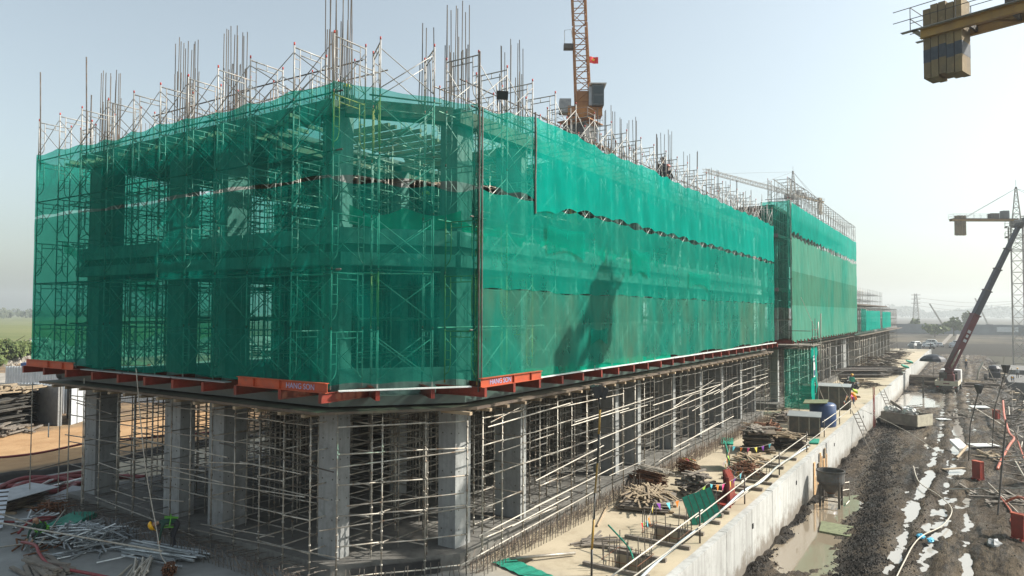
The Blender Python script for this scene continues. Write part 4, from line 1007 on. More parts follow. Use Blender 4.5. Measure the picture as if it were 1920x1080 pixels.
pile('white and brown splintered boards on the shorter plywood stack', 'boards', (45.2, 9.4), 30, (.8, 1.9), (1.1, .7), .3, .06, 'timber', name='board_heap', pname='board', square=True, axis=1.2, wob=.7, z=.15)
pile('brown heap of crumpled forms between the plywood and the grey box', 'scrap heap', (49.2, 11.4), 60, (.5, 1.1), (.8, .8), 1.0, .05, 'rust', name='scrap_heap', pname='scrap_bar')
def crate(label, c, s, rz, topm='greysheet', z=DZ):
    T = thing('steel_box', label, 'site box', (c[0], c[1], z), rz); x, y, h = s
    MB().box(-x/2, x/2, -y/2, y/2, .1, h).build('body', 'steel_dark', T, world=False)
    MB().box(-x/2-.1, x/2+.1, -y/2-.1, y/2+.1, h+.003, h+.05).build('lid', topm, T, world=False)
    for i in range(4):
        xx = -x/2+x*i/3; MB().box(xx-.03, xx+.03, -y/2-.03, -y/2-.002, .1, h-.01).build('rib', 'pipe_dark', T, world=False)
        yy = -y/2+y*i/3; MB().box(-x/2-.03, -x/2-.002, yy-.03, yy+.03, .1, h-.01).build('rib', 'pipe', T, world=False)
    for sx in (-1, 1): MB().box(sx*x*.4-.06, sx*x*.4+.06, -y/2, y/2, 0, .1).build('skid', 'steel_dark', T, world=False)
    return T
crate('dark open sided box with a flat grey lid by the rail', (51.6, 9.6), (2.6, 1.9, 1.25), .15)
crate('second larger black box with pale lid beyond the blue tank', (67.0, 10.0), (2.8, 2.4, 1.9), .1)
stack('black plywood stack beside the second larger box', (69.5, 12.3), (2.2, 2.0), 22, .07, 'ply', .3)
T = thing('water_tank', 'blue tank with a dull yellow cover behind the grey lidded box', 'tank', (55.6, 9.1, DZ))
MB().lathe([(.85, 0), (.9, .1), (.9, 1.5), (.75, 1.65), (.3, 1.7), (0, 1.7)], 20).build('tank_body', 'blue', T, world=False, smooth=True)
MB().obox((-.4, .4, 1.75), (.9, .1, .03), (0, .8, -.06), (0, 0, .03)).build('cover_sheet', 'tarp', T, world=False)
pile('dark scrap and pale bars in front of the blue tank', 'scrap heap', (56.5, 11.9), 60, (.6, 1.6), (1.5, 1.2), .7, .05, 'timber_grey', name='scrap_heap', pname='scrap_bar', square=True)
tag(MB().obox((45.2, 13.0, -.44), (1.1, .3, 0), (-.1, .35, 0), (0, 0, .03)).build('net_sheet', 'greensheet'), 'teal net sheet lying by the props at the far deck edge', 'net sheet')
tag(MB().obox((48.2, 8.4, -.43), (.8, .1, 0), (-.1, .25, 0), (0, 0, .04)).build('net_sheet', 'greensheet'), 'teal net scrap by the rail next to the plywood', 'net sheet')
tag(MB().obox((71, 13.2, .4), (.1, .3, -.6), (.4, -.3, .3), (.05, 0, 0)).build('net_sheet', 'greensheet'), 'small teal net leaning past the stair tower', 'net sheet')
# green net strip at the bottom edge with a pipe along it
gs = MB()
for i in range(14):
    t = i/13
for i in range(13):
    t0, t1 = i/13, (i+1)/13; z0, z1 = -.46+.03*(i % 2), -.46+.03*((i+1) % 2)
    a = V((19.55, 13.0, 0)).lerp(V((18.6, 10.2, 0)), t0); b_ = V((19.55, 13.0, 0)).lerp(V((18.6, 10.2, 0)), t1)
    s = V((.35, -.12, 0)); gs.quad((a.x-s.x, a.y-s.y, z0), (b_.x-s.x, b_.y-s.y, z1), (b_.x+s.x, b_.y+s.y, z1), (a.x+s.x, a.y+s.y, z0))
tag(gs.build('net_strip', 'greensheet'), 'teal net strip lying flat at the bottom edge under a grey pipe', 'net strip')
tag(MB().tube((19.5, 12.6, -.33), (21.3, 11.2, -.40), .05, 10).build('loose_pipe', 'pipe', smooth=True), 'grey pipe lying across the teal net strip', 'pipe')
pile('scattered pipes and planks on the deck behind the striped lamp post', 'pipe heap', (22.9, 11.2), 12, (.8, 1.6), (.7, .4), .15, .04, 'timber_grey', name='plank_scatter', pname='plank', axis=-.6, wob=.4, square=True)
tag(MB().beam((22.4, 11.5, -.42), (22.8, 9.8, -.42), .18, .08).build('loose_timber', 'timber_grey'), 'long dark timber lying behind the first deck opening', 'timber')
hose('teal_strap', 'teal strap stretched over the first deck opening', [(22.6, 10.6, .3), (22.2, 10.0, .1), (21.6, 9.4, .0), (21.0, 9.0, -.1)], .03, 'greensheet', 'strap', 5)
# rails along the wall top
T = thing('edge_rail', 'double pale pipe rail on posts along the deck edge above the wall', 'railing', (19, 8.2, DZ))
rx = [(17.5, 8.25), (24.9, 8.15), (31.0, 8.2), (37.5, 8.2), (44.6, 8.2), (50.5, 8.2), (57, 8.2), (63.5, 8.3)]
for i, (x, y) in enumerate(rx):
    bar('post', PIPE_D, (x, y, DZ), (x, y, DZ+1.15+U(-.05, .1)), T, 1.2)
    if i < len(rx)-1:
        x2, y2 = rx[i+1]
        if i != 4: bar('rail_pipe', PIPE_P, (x-.4, y+.03, DZ+1.02+U(-.05, .05)), (x2+.4, y2+.03, DZ+1.02+U(-.06, .06)), T, .85)
        bar('rail_pipe', PIPE_P, (x-.3, y-.03, DZ+.55+U(-.08, .08)), (x2+.4, y2-.03, DZ+.5+U(-.1, .1)), T, .9)
hose('conduit', 'pale blue conduit sagging along the inside of the deck rail', [(18, 8.3, -.4), (21.5, 8.35, -.15), (24.9, 8.2, .0), (28, 8.3, -.1), (31, 8.25, .05), (34.2, 8.3, -.2), (37.5, 8.3, -.1), (42, 8.4, -.3), (46, 8.3, -.35)], .045, 'pipe_blue', 'conduit')
for i, (x, y) in enumerate([(28.4, 8.6), (33.0, 8.9), (33.6, 8.3), (38.9, 8.5), (39.6, 8.7), (41.6, 8.4)]):
    tag(MB().box(x, x+.22, y-.2, y+1.0, -.497, -.36).build('timber_piece', 'timber_grey'), ['nearest','second','third','fourth','fifth','farthest'][i]+' of the short dark timbers lying across the deck edge by the rail', 'timber', 'short timbers along the deck edge')
# pennant lines
def pennants(label, P, n, sag):
    P = [V(p) for p in P]; T = thing('pennant_line', label, 'pennants', P[0]); pts = []
    for a in range(len(P)-1):
        for k in range(12):
            t = k/12; p = P[a].lerp(P[a+1], t); p.z -= sag*4*t*(1-t); pts.append(p)
    pts.append(P[-1]); MB().path(pts, .008, 4).build('line', 'rope', T)
    cs = ['red', 'lime', 'cyan', 'orange', 'pink', 'yellow', 'purple', 'cyan', 'orange', 'lime']
    for i in range(n):
        p = pts[int((i+.5)/n*(len(pts)-1))]; q = pts[int((i+.5)/n*(len(pts)-1))+1]; d = (q-p).normalized()*.10
        mm = 'flagred' if cs[i % 10] == 'red' else 'flag_'+cs[i % 10]
        tip = p+V((U(-.12, .12), U(-.1, .1), -.27)); b = MB(); b.poly([p-d, p+d, tip]); o = b.build('pennant', mm, T)
        o.modifiers.new('thickness', 'SOLIDIFY').thickness = .004
pennants('string of coloured pennants looping over the nearer deck openings', [(24.0, 10.0, .15), (26.0, 10.3, .35), (28.6, 9.0, .75), (31.2, 8.3, .85)], 18, .25)
pennants('string of coloured pennants hanging from the green panel to the rusty heap', [(31.2, 8.3, .85), (33.8, 9.9, .6), (37.4, 10.6, .75), (39.8, 9.0, .7)], 18, .2)
pennants('far string of pennants by the second black box', [(62, 8.6, .6), (65, 8.8, .8), (68, 8.8, .5)], 9, .15)
# small stair tower wrapped in net at the gap
T = thing('stair_tower', 'narrow teal netted scaffold tower between the two blocks', 'scaffold tower', (62.5, 11.5, DZ))
for (x, y) in ((61.2, 12.8), (61.2, 10.9), (63.4, 12.8), (63.4, 10.9), (61.2, 11.8), (62.3, 10.9)): bar('standard', PIPE_D, (x, y, DZ), (x, y, 5.2), T)
for z in rng(0, 4.8, .95):
    for (p, q) in (((61.2, 12.8), (61.2, 10.9)), ((61.2, 10.9), (63.4, 10.9)), ((63.4, 10.9), (63.4, 12.8))): bar('ledger', PIPE, (*p, z), (*q, z), T)
def flatnet(P, Q, z0, z1, cut=None):
    b = MB(); P = V((*P, 0)); Q = V((*Q, 0)); n = 10; k = 16; d = (Q-P); nn = V((d.y, -d.x, 0)).normalized()
    for i in range(n+1):
        for j in range(k+1):
            z = z0+(z1-z0)*j/k; p = P+d*(i/n)+nn*(.05*math.sin(i*2.1+j*.8)+.03*math.sin(j*2.3)); b.v.append((p.x, p.y, z))
    for i in range(n):
        for j in range(k):
            if cut and cut(i/n, j/k): continue
            q = i*(k+1)+j; b.f.append((q, q+k+1, q+k+2, q+1)); b.mi.append(0)
    return b
flatnet((61.15, 12.9), (61.15, 10.8), -.4, 4.7, lambda u, v: v < .06).build('side_net', 'net_mid', T, smooth=True)
flatnet((61.1, 10.82), (63.6, 10.82), -.4, 4.9, lambda u, v: v < .5-abs(u-.62)*1.5 and u > .3).build('front_net', 'net_dense', T, smooth=True)
b = MB(); b.box(61.25, 61.9, 10.68, 10.70, 2.5, 4.2); b.m = 1
for z0, z1 in ((4.0, 4.15), (3.7, 3.85), (2.6, 3.05)): b.box(61.32, 61.83, 10.665, 10.679, z0, z1)
b.build('notice_board', ['white', 'blue'], T)
MB().box(60.4, 64.2, 10.6, 13.4, 5.0, 5.06).build('platform', 'timber_grey', T)
for (p, q) in (((61, 10.7, 5.1), (61, 10.7, 7.0)), ((62.2, 10.7, 5.1), (62.2, 10.7, 7.2)), ((63.4, 10.7, 5.1), (63.5, 10.7, 6.8)), ((60.8, 10.7, 6.3), (63.7, 10.7, 6.3)), ((60.8, 10.7, 5.7), (63.7, 10.7, 5.7)), ((60.9, 10.8, 6.2), (60.9, 12.6, 6.2))): bar('guard_pipe', PIPE_D, p, q, T)
for (p, q) in (((63.9, 10.6, 3.5), (64.3, 10.6, 7.6)), ((64.1, 10.9, 4.6), (64.9, 10.9, 6.9))): bar('leaning_pole', PIPE_P, p, q, T, 1.5)
# stored material further along the deck
pile('pale crumpled sheets on the deck past the second larger box', 'sheets', (80, 13.0), 26, (.8, 1.8), (1.8, 1), .5, .12, 'whiteplastic', name='sheet_heap', pname='sheet', square=True)
pile('black pipe ends heaped beside the pale crumpled sheets', 'pipe heap', (84.5, 11.2), 60, (1.0, 2.2), (1.6, 1.0), 1.3, .09, 'black', name='pipe_heap', axis=.2, wob=.2)
pile('colourful clothes and dark scrap by the rail past the pennants', 'clutter', (74, 9.8), 40, (.4, 1.0), (1.2, .8), .6, .06, 'rust', name='clutter_heap', pname='scrap_bar')
for k, (x, y, z_, c) in enumerate([(72.8, 9.6, .2, 'orange'), (73.5, 9.2, .35, 'lime'), (69.0, 9.0, .3, 'pink'), (70.5, 8.9, .1, 'orange'), (71.5, 9.5, .2, 'cyan')]):
    tag(MB().obox((x, y, z_), (.25, .1, .05), (0, .15, .05), (0, 0, .12)).build('cloth_bundle', 'flag_'+c), ['large orange', 'lime', 'pink', 'smaller orange', 'cyan'][k]+' cloth bundle near the rail beyond the second black box', 'cloth')
for k, (x, y, L, r_, rz) in enumerate([(96, 13.5, 11, .7, .9), (101, 13.2, 10, .6, 1.0), (104, 11.8, 9, .7, 1.1)]):
    b = MB()
    for i in range(60):
        a = U(0, 6.28); q = r_*math.sqrt(U(0, 1)); b.tube((-L/2+U(-.4, .4), q*math.cos(a), r_+q*math.sin(a)*.9), (L/2+U(-.4, .4), q*math.cos(a)+U(-.1, .1), r_+q*math.sin(a)*.9), .045, 5)
    o = b.build('pipe_bundle', 'pipe_dark'); o.location = (x, y, DZ); o.rotation_euler.z = -rz
    tag(o, ['large dark pipe bundle on the deck by the wide grey pillar', 'second dark pipe bundle behind the large one', 'third dark pipe bundle closest to the wall far along the deck'][k], 'pipe bundle')
for k, (x, y, s_) in enumerate([(112, 10.5, 2.2), (118, 12.5, 2.6), (128, 11, 3), (139, 11.5, 3), (150, 11, 3.2)]):
    pile(['dark heap by the wall past the pipe bundles', 'heap of grey boards leaning by the third block', 'larger grey heap midway along the third block', 'grey clutter near the end of the deck', 'last low clutter before the parked cars'][k], 'material heap', (x, y), 45, (1.2, 3.0), (s_, 1.6), 1.6, .1, ('timber_grey', 'ply')[k % 2], name='material_heap', pname='board', square=True, wob=1.2, axis=.5)
for k, (x, y) in enumerate([(110, 8.4), (121.7, 8.4), (134, 8.6)]):
    tag(MB().obox((x, y, -.25), (.9, .2, .05), (-.1, .4, .1), (0, 0, .12)).build('net_bundle', 'greensheet'), ['nearest', 'middle', 'farthest'][k]+' teal net bundle beside the wall top far along the deck', 'net bundle')
T = thing('gate_posts', 'pair of pale concrete blocks at the end of the deck by the cars', 'concrete block', (216, 11, -2.95))
for x, y in ((216, 12.8), (216, 11.0)): MB().box(x, x+1, y, y+1.1, -2.95, -.2).build('block', 'conc', T)
T = thing('bracing_post', 'red steel bracing post standing against the wall face', 'bracing frame', (71.6, 7.3, -2.7))
for (p, q) in (((71.6, 7.5, -2.8), (71.6, 7.5, 1.0)), ((72.6, 7.5, -2.8), (72.6, 7.5, .9)), ((71.6, 7.5, .2), (72.6, 7.5, .2)), ((71.6, 7.5, -1.2), (72.6, 7.5, -1.2)), ((71.6, 7.5, -.6), (72.6, 7.5, .2))): MB().tube(p, q, .035, 6).build('tube', 'redbeam', T)
def ladder(label, p, q, w_=.45):
    p, q = V(p), V(q); d = (q-p).normalized(); s = d.cross(V((0, 0, 1))).normalized()*w_/2; T = thing('ladder', label, 'ladder', p)
    for k in (-1, 1): MB().tube(p+s*k, q+s*k, .035, 6).build('stile', 'timber_grey', T)
    n = int((q-p).length/.35)
    for i in range(1, n): c = p.lerp(q, i/n); bar('rung', PIPE_D, c-s, c+s, T)
ladder('nearer wooden ladder leaning on the white wall from the mud', (58.5, 6.1, -2.7), (60.8, 7.66, .1))
ladder('farther ladder leaning on the white wall near the red bracing post', (78.0, 6.3, -2.7), (80.5, 7.66, .0))

# ================================================================= LAMP POSTS
def floodlight(T, p, s, yaw):
    b = MB(); c, sn = math.cos(yaw), math.sin(yaw); f = V((c, sn, -.35)).normalized(); side = V((-sn, c, 0)); up = f.cross(side)
    b.obox(p, f*.05*s, side*.17*s, up*.13*s); b.obox(V(p)-f*.08*s, f*.04*s, side*.13*s, up*.1*s); b.build('lamp_head', 'black', T)
    for k in range(5): MB().obox(V(p)-f*.15*s+side*(.05*s*(k-2)), f*.03*s, side*.006*s, up*.09*s).build('cooling_fin', 'steel_dark', T)
    MB().obox(V(p)+f*.055*s, f*.004, side*.14*s, up*.1*s).build('lamp_glass', 'glass', T)
T = thing('flood_light_post', 'bent black and yellow taped pole with two floodlights standing in front of the props', 'lamp post', (20.0, 9.9, DZ))
pp = [V((20.0, 9.95, DZ)), V((20.02, 9.95, .3)), V((20.1, 9.92, 1.2)), V((20.16, 9.9, 2.0)), V((20.28, 9.88, 2.9)), V((20.34, 9.86, 3.8)), V((20.42, 9.86, 4.55)), V((20.36, 9.88, 4.95))]
for i in range(len(pp)-1): MB().tube(pp[i], pp[i+1], .035, 10).build('pole_section', ('black', 'frame_yel')[i % 2], T, smooth=True)
MB().path([p+V((.04*math.cos(i*1.3), .04*math.sin(i*1.3), 0)) for i, p in enumerate(pp)], .010, 5).build('cable', 'rope', T)
floodlight(T, (20.3, 9.98, 5.12), 1.5, 2.2); floodlight(T, (20.5, 9.78, 5.08), 1.35, -.9)
def thinpost(label, x, y, h, lean=0):
    T = thing('flood_light_post', label, 'lamp post', (x, y, -2.7))
    MB().path([(x, y, -2.8), (x+lean*.3, y-lean*.2, -2.7+h*.5), (x+lean, y-lean, -2.7+h)], .04, 6).build('pole', 'steel_dark', T)
    b = MB(); c = V((x+lean, y-lean, -2.7+h+.1)); b.lathe([(.12, -.35), (.3, .2), (.3, .28), (0, .28)], 4, c); b.build('lamp_head', 'black', T)
thinpost('thin dark lamp pole beside the white sheet on the right track', 60, .3, 4.9, .7)
thinpost('thin dark lamp pole just behind, nearer the pit edge', 66, -1.2, 6.0, 1.0)
T = thing('flood_light_post', 'yellow post with black floodlight at the left edge above the plywood pile', 'lamp post', (14.6, 40.2, -.9))
MB().tube((14.6, 40.2, -.9), (14.6, 40.2, 4.5), .08, 8).build('pole', 'frame_yel', T); floodlight(T, (14.95, 40.0, 4.4), 3.0, -2.3)
T = thing('floodlight', 'black floodlight clamped to the scaffold top on the long face', 'floodlight', (18.9, 12.55, 14.4))
MB().tube((18.62, 12.6, 14.2), (18.62, 12.5, 14.7), .02, 6).build('bracket', 'steel_dark', T); floodlight(T, (18.62, 12.4, 14.5), 1.05, -2.4)

# ================================================================= MUD TRACK OBJECTS
T = thing('concrete_hopper', 'rusty funnel shaped concrete hopper on legs standing in the puddle by the wall', 'hopper', (42.2, 6.55, -2.75)); T.scale = (.86, .86, .78)
MB().lathe([(.82, 2.35), (.82, 1.55), (.22, .75), (.2, .55), (.17, .55), (.19, .75), (.78, 1.57), (.78, 2.35), (.82, 2.35)], 24).build('bowl', 'conegrey', T, world=False, smooth=False)
MB().lathe([(.83, 1.62), (.24, .77)], 24).build('cone', 'rust', T, world=False); MB().lathe([(.84, 2.36), (.87, 2.36), (.87, 2.25), (.84, 2.25)], 24).build('rim', 'steel_dark', T, world=False)
for a in (45, 135, 225, 315):
    x, y = .78*math.cos(math.radians(a)), .78*math.sin(math.radians(a)); MB().box(x-.06, x+.06, y-.06, y+.06, -.1, 1.7).build('leg', 'steel_dark', T, world=False)
for z in (.35,):
    for a in (45, 135, 225, 315):
        p = V((.78*math.cos(math.radians(a)), .78*math.sin(math.radians(a)), z)); q = V((.78*math.cos(math.radians(a+90)), .78*math.sin(math.radians(a+90)), z)); MB().beam(p, q, .06, .06).build('cross_bar', 'steel_dark', T, world=False)
for p, q in (((.6, -.6, 1.4), (1.2, -.9, 1.4)), ((1.2, -.9, 1.4), (1.2, -.9, .1)), ((1.2, -.9, .1), (.4, -.8, .0)), ((.6, -.6, .9), (1.2, -.9, .9))): MB().tube(p, q, .03, 6).build('side_ladder', 'pipe', T, world=False)
# skip full of wrapped sacks
a_ = V((.45, .9, 0)).normalized(); b_ = V((.9, -.45, 0)).normalized(); c0 = V((73.0, 4.2, -2.7))
T = thing('dump_bed', 'old truck bed used as a skip, heaped with crumpled white plastic, in the mud', 'skip', c0)
Ls, Ws = 3.3, 2.4
cA_, cB_ = c0, c0+a_*Ls
MB().obox(c0+a_*Ls/2+V((0, 0, .75)), a_*Ls/2, b_*.04, (0, 0, .5)).build('side_board', 'timber_grey', T)
MB().obox(c0+a_*Ls/2+b_*Ws+V((0, 0, .75)), a_*Ls/2, b_*.04, (0, 0, .5)).build('side_board', 'timber_grey', T)
MB().obox(c0+b_*Ws/2-a_*.04+V((0, 0, .75)), a_*.04, b_*Ws/2, (0, 0, .5)).build('end_board', 'cream', T)
MB().obox(c0+a_*Ls+b_*Ws/2+V((0, 0, .75)), a_*.04, b_*Ws/2, (0, 0, .5)).build('end_board', 'cream', T)
MB().obox(c0+a_*Ls/2+b_*Ws/2+V((0, 0, .35)), a_*Ls/2, b_*Ws/2, (0, 0, .1)).build('bed_floor', 'steel_dark', T)
for s in (.25, .75):
    for q in (.3, 1.9): MB().obox(c0+a_*Ls*s+b_*q+V((0, 0, .12)), a_*.5, b_*.12, (0, 0, .16)).build('skid', 'steel_dark', T)
b = MB()
def blob(b, c, rx_, ry_, rz_, n=10, m=7, am=.25):
    k = len(b.v); s1, s2 = U(0, 9), U(0, 9)
    for j in range(m+1):
        th = math.pi*j/m
        for i in range(n):
            ph = 2*math.pi*i/n; q = 1+am*(math.sin(3*ph+s1+j)+math.sin(5*th+s2+i*2.1))*.5
            b.v.append((c[0]+rx_*q*math.sin(th)*math.cos(ph), c[1]+ry_*q*math.sin(th)*math.sin(ph), c[2]+rz_*q*math.cos(th)))
    for j in range(m):
        for i in range(n):
            i2 = (i+1) % n; b.f.append((k+j*n+i, k+(j+1)*n+i, k+(j+1)*n+i2, k+j*n+i2)); b.mi.append(b.m)
for i in range(14):
    p = c0+a_*U(.9, 3.0)+b_*U(.3, 2.0)+V((0, 0, U(1.2, 1.5))); blob(b, p, .5, .5, .35)
tag(b.build('plastic_heap', 'whiteplastic'), 'crumpled white plastic sacks heaped in the old truck bed', 'plastic sacks')
tag(MB().obox(c0+a_*2.2+b_*.6+V((0, 0, 1.9)), a_*.55+V((0, 0, .3)), b_*.06, (0.1, 0, .12)).build('dark_plank', 'ply'), 'dark plank sticking out of the white sacks', 'plank')
pile('bent steel bars standing in the right end of the old truck bed', 'steel bars', (c0+a_*.8+b_*1.2)[:2], 14, (.5, 1.0), (.3, .3), .8, .03, 'pipe', name='bar_heap', pname='bar', z=-1.7)
b = MB(); blob(b, (75.2, 7.2, -2.4), .7, .4, .45); tag(b.build('black_sack', 'black', smooth=True), 'black sack heap at the left end of the old truck bed', 'sack')
hose('stay_rope', 'pale rope stretched down from the wall top across the mud past the truck bed', [(66, 8.0, -.3), (64, 5.6, -1.0), (62, 3.6, -1.7), (60, 1.9, -2.6)], .02, 'rope', 'rope', 4)
hose('stay_rope', 'second thin rope sloping from the second block towards the deck rail', [(64.5, 12.2, 9), (64.8, 10.6, 5), (65.3, 9.2, 1.6), (66, 8.2, -.3)], .02, 'rope', 'rope', 4)
hose('stay_rope', 'rope hanging beside the teal stair tower down to the deck', [(61.0, 10.6, 5.0), (60.9, 10.4, 2.5), (61.4, 10.0, .8), (62.8, 9.6, -.3)], .02, 'rope', 'rope', 4)
# crane truck
T = thing('crane_truck', 'truck crane seen from behind with a long maroon and navy telescopic boom raised', 'crane truck', (109.6, 2.85, -2.7), -.06)
def tb(name, mn, x0, x1, y0, y1, z0, z1): return MB().box(x0, x1, y0, y1, z0, z1).build(name, mn, T, world=False)
tb('chassis', 'steel_dark', 0, 8.2, -.5, .5, .55, .85)
tb('bed_floor', 'steel_dark', 0, 4.6, -1.25, 1.25, .86, 1.0)
tb('tailgate', 'cream', -.06, 0, -1.25, 1.25, .88, 1.5); tb('side_board', 'cream', .01, 4.6, 1.25, 1.31, .9, 1.5); tb('side_board', 'cream', .01, 4.6, -1.31, -1.25, .9, 1.5)
tb('bumper', 'steel_dark', -.1, .1, -1.2, 1.2, .45, .62)
for y in (-1, 1): tb('tail_light', 'redpaint', -.08, -.061, y-.14, y+.14, .66, .8)
tb('tailgate_mark', 'maroon', -.066, -.061, -.35, .35, 1.1, 1.25)
cb = tb('cab', 'white', 6.0, 8.1, -1.2, 1.2, .9, 2.6); MB().box(5.985, 5.995, -.8, .8, 1.8, 2.4).build('rear_window', 'glass', cb, world=False)
for x in (1.2, 2.6, 6.9):
    for y in (-1.05, 1.05):
        wl = MB(); wl.tube((x, y-.17, .5), (x, y+.17, .5), .5, 20); o = wl.build('wheel', 'rubber', T, world=False)
        MB().tube((x, y-.18, .5), (x, y+.18, .5), .22, 12).build('rim', 'silver', o, world=False)
tb('crane_base', 'maroon', 3.2, 4.9, -.6, .6, 1.0, 2.1); tb('slew_column', 'maroon', 3.6, 4.6, -.45, .45, 2.1, 3.1); tb('control_box', 'steel_dark', 3.0, 3.5, .2, 1.1, 1.6, 2.4)
for y in (-.9, .75): tb('outrigger', 'maroon', 4.2, 4.5, y, y+.18, .1, 1.1)
MB().tube((3.2, -.75, 1.9), (3.2, -1.05, 1.9), .45, 16).build('hose_reel', 'steel_dark', T, world=False)
T = thing('crane_boom', 'maroon lower and navy upper telescopic boom leaning right above the truck', 'crane boom', (113.2, 2.7, .2))
p0 = V((113.2, 2.65, .1)); dr = V((.54*9.9, -.84*9.9, 19.5)); 
for k, (t0, t1, w_, mn) in enumerate(((0, .38, .86, 'maroon'), (.38, .55, .74, 'navy'), (.55, .7, .64, 'navy'), (.7, .84, .55, 'navy'), (.84, 1.0, .46, 'navy'))):
    bm = MB(); bm.beam(p0+dr*t0, p0+dr*t1, w_, w_*1.05, up=(.84, .54, 0)); o = bm.build('boom_section', mn, T)
    MB().beam(p0+dr*(t1-.006), p0+dr*t1, w_+.22, w_+.22, up=(.84, .54, 0)).build('boom_collar', 'steel_dark' if k else 'maroon', T)
n_ = dr.normalized(); fr = V((-.84, -.54, 0)); sd_ = n_.cross(fr).normalized()
for j, (tt, ww) in enumerate(((.20, .3), (.232, .22), (.262, .3))): MB().obox(p0+dr*tt+fr*.47, n_*.2, sd_*ww*.7, fr*.01).build('painted_mark', 'silver', T)
MB().beam(p0+dr*.99, p0+dr*1.02, .5, 1.2, up=(.84, .54, 0)).build('boom_head', 'steel_dark', T)
bar('luffing_ram', PIPE, p0+fr*.6+V((0, 0, .3)), p0+dr*.2+fr*.2, T, 5)
T = thing('parasol', 'black umbrella tilted over the crane truck controls', 'umbrella', (112.2, 4.4, 1.2))
MB().lathe([(1.7, 0), (1.55, .35), (1.1, .7), (.5, .9), (0, .97), (0, .95), (.5, .87), (1.08, .66), (1.5, .33), (1.66, 0)], 10).build('canopy', 'navy', T, world=False); bar('pole', PIPE_D, (112.2, 4.4, -1.0), (112.2, 4.4, 2.1), T)
# black logs and post by the truck
T = pile('dark timber logs stacked between the wall and the crane truck', 'log stack', (119.5, 6.3), 40, (4.5, 6.5), (1.5, .8), 1.3, .16, 'ply', name='log_stack', pname='log', axis=1.4, wob=.1, z=-2.7)
tag(MB().box(101.8, 102.0, 5.0, 5.2, -2.8, -.3).build('steel_post', 'steel_dark'), 'dark steel post standing in the bright puddle', 'post')
pile('low dark timbers across the track right of the crane truck', 'timber pile', (121, -1.0), 16, (3.5, 5.5), (1.2, .9), .5, .14, 'ply', name='timber_pile', pname='log', axis=1.5, wob=.15, z=-2.8)
# track clutter on the right
def slab(label, c, dx, dy, th, mn, name='loose_sheet', cat='sheet'):
    return tag(MB().obox(c, dx, dy, (0, 0, th)).build(name, mn), label, cat)
slab('white metal sheet lying on the mud beside the lamp pole', (66.5, -.7, -2.55), (.4, .3, .02), (.6, -.8, .0), .03, 'white')
slab('pale plank lying alone in the middle of the track', (55.6, 1.1, -2.6), (.12, .1, 0), (.5, -.6, .03), .03, 'timber', 'loose_plank', 'plank')
slab('white sheet near the track beyond the truck bed', (81.5, 2.4, -2.66), (.4, .2, 0), (.3, -.5, 0), .03, 'white')
slab('white broken panel standing by the lamp pole foot', (63.8, .9, -2.3), (.05, .3, .3), (.3, -.3, 0), .12, 'white', 'broken_panel', 'panel')
slab('short white panel beyond the lamp pole far up the track', (93, -.6, -2.5), (.9, .2, 0), (.4, -.8, 0), .04, 'white')
tag(MB().tube((59.8, 1.0, -2.6), (63.6, .4, -2.3), .09, 8).build('fallen_pole', 'timber'), 'pale wooden pole lying towards the broken white panel', 'pole')
slab('mossy green wooden crate lid in the puddle by the wall', (37.6, 5.6, -2.80), (.9, .1, 0), (.1, .75, 0), .05, 'tarp', 'sunken_board', 'board')
b = MB(); blob(b, (38.5, -.7, -2.6), .45, .3, .2, 8, 5); tag(b.build('stone', 'greysheet'), 'pale greenish stone lump lying right of the white puddle', 'stone')
b = MB(); blob(b, (38.0, 2.1, -2.62), .28, .18, .1); blob(b, (37.6, 1.7, -2.62), .3, .14, .09); tag(b.build('blue_bag', 'bluetarp'), 'bright blue plastic bag knotted on the rope in the mud', 'plastic bag')
hose('mud_rope', 'pale rope snaking over the mud through the blue bag', [(31.5, 2.6, -2.62), (34, 2.45, -2.6), (36.2, 2.3, -2.58), (38.0, 2.0, -2.55), (40.5, 1.3, -2.6), (44.0, 1.0, -2.6), (47, 1.7, -2.6), (50, 2.8, -2.6), (55, 3.4, -2.6)], .028, 'rope', 'rope', 6)
def barrier(label, c, rz, h=1.5):
    T = thing('red_barrier', label, 'barrier', c, rz)
    MB().box(-.27, .27, -.14, .14, .1, h).build('panel', 'redpaint', T, world=False)
    for x in (-.26, 0, .26): MB().box(x-.025, x+.025, -.19, -.142, .05, h+.03).build('rib', 'redpaint', T, world=False)
    MB().box(-.3, .3, -.16, .16, h+.003, h+.05).build('top_cap', 'orangebeam', T, world=False)
    for x in (-.2, .2): MB().box(x-.06, x+.06, -.25, .25, 0, .1).build('foot', 'redpaint', T, world=False)
barrier('nearer red steel formwork box standing at the pit edge, lower right', (40.4, -1.7, -2.75), 1.0, 1.15)
barrier('farther red steel formwork box standing on the mud near the lamp pole', (53.6, -.2, -2.75), .9, 1.1)
barrier('third red box beside the orange hose far up the pit edge', (84.0, -1.9, -2.75), .9, 1.0)
hose('orange_hose', 'orange hose running along the pit edge on the right', [(88, -2.6, -1.2), (84, -2.5, -1.4), (78, -2.4, -1.7), (72, -2.5, -2.2), (69, -2.7, -2.2), (66, -2.3, -2.3), (60, -1.6, -2.5), (57, -1.3, -2.6)], .09, 'orangehose')
hose('orange_hose', 'second orange hose snaking down from the red box towards the pit', [(68, -2.9, -2.2), (64, -3.0, -2.6), (58, -3.1, -2.8), (55, -3.3, -2.9)], .05, 'orangehose')
hose('orange_hose', 'thin red orange hose near the lower right red box', [(48, -1.2, -2.5), (45, -1.6, -2.6), (43, -1.5, -2.6), (42.2, -1.9, -2.4)], .05, 'orangehose')
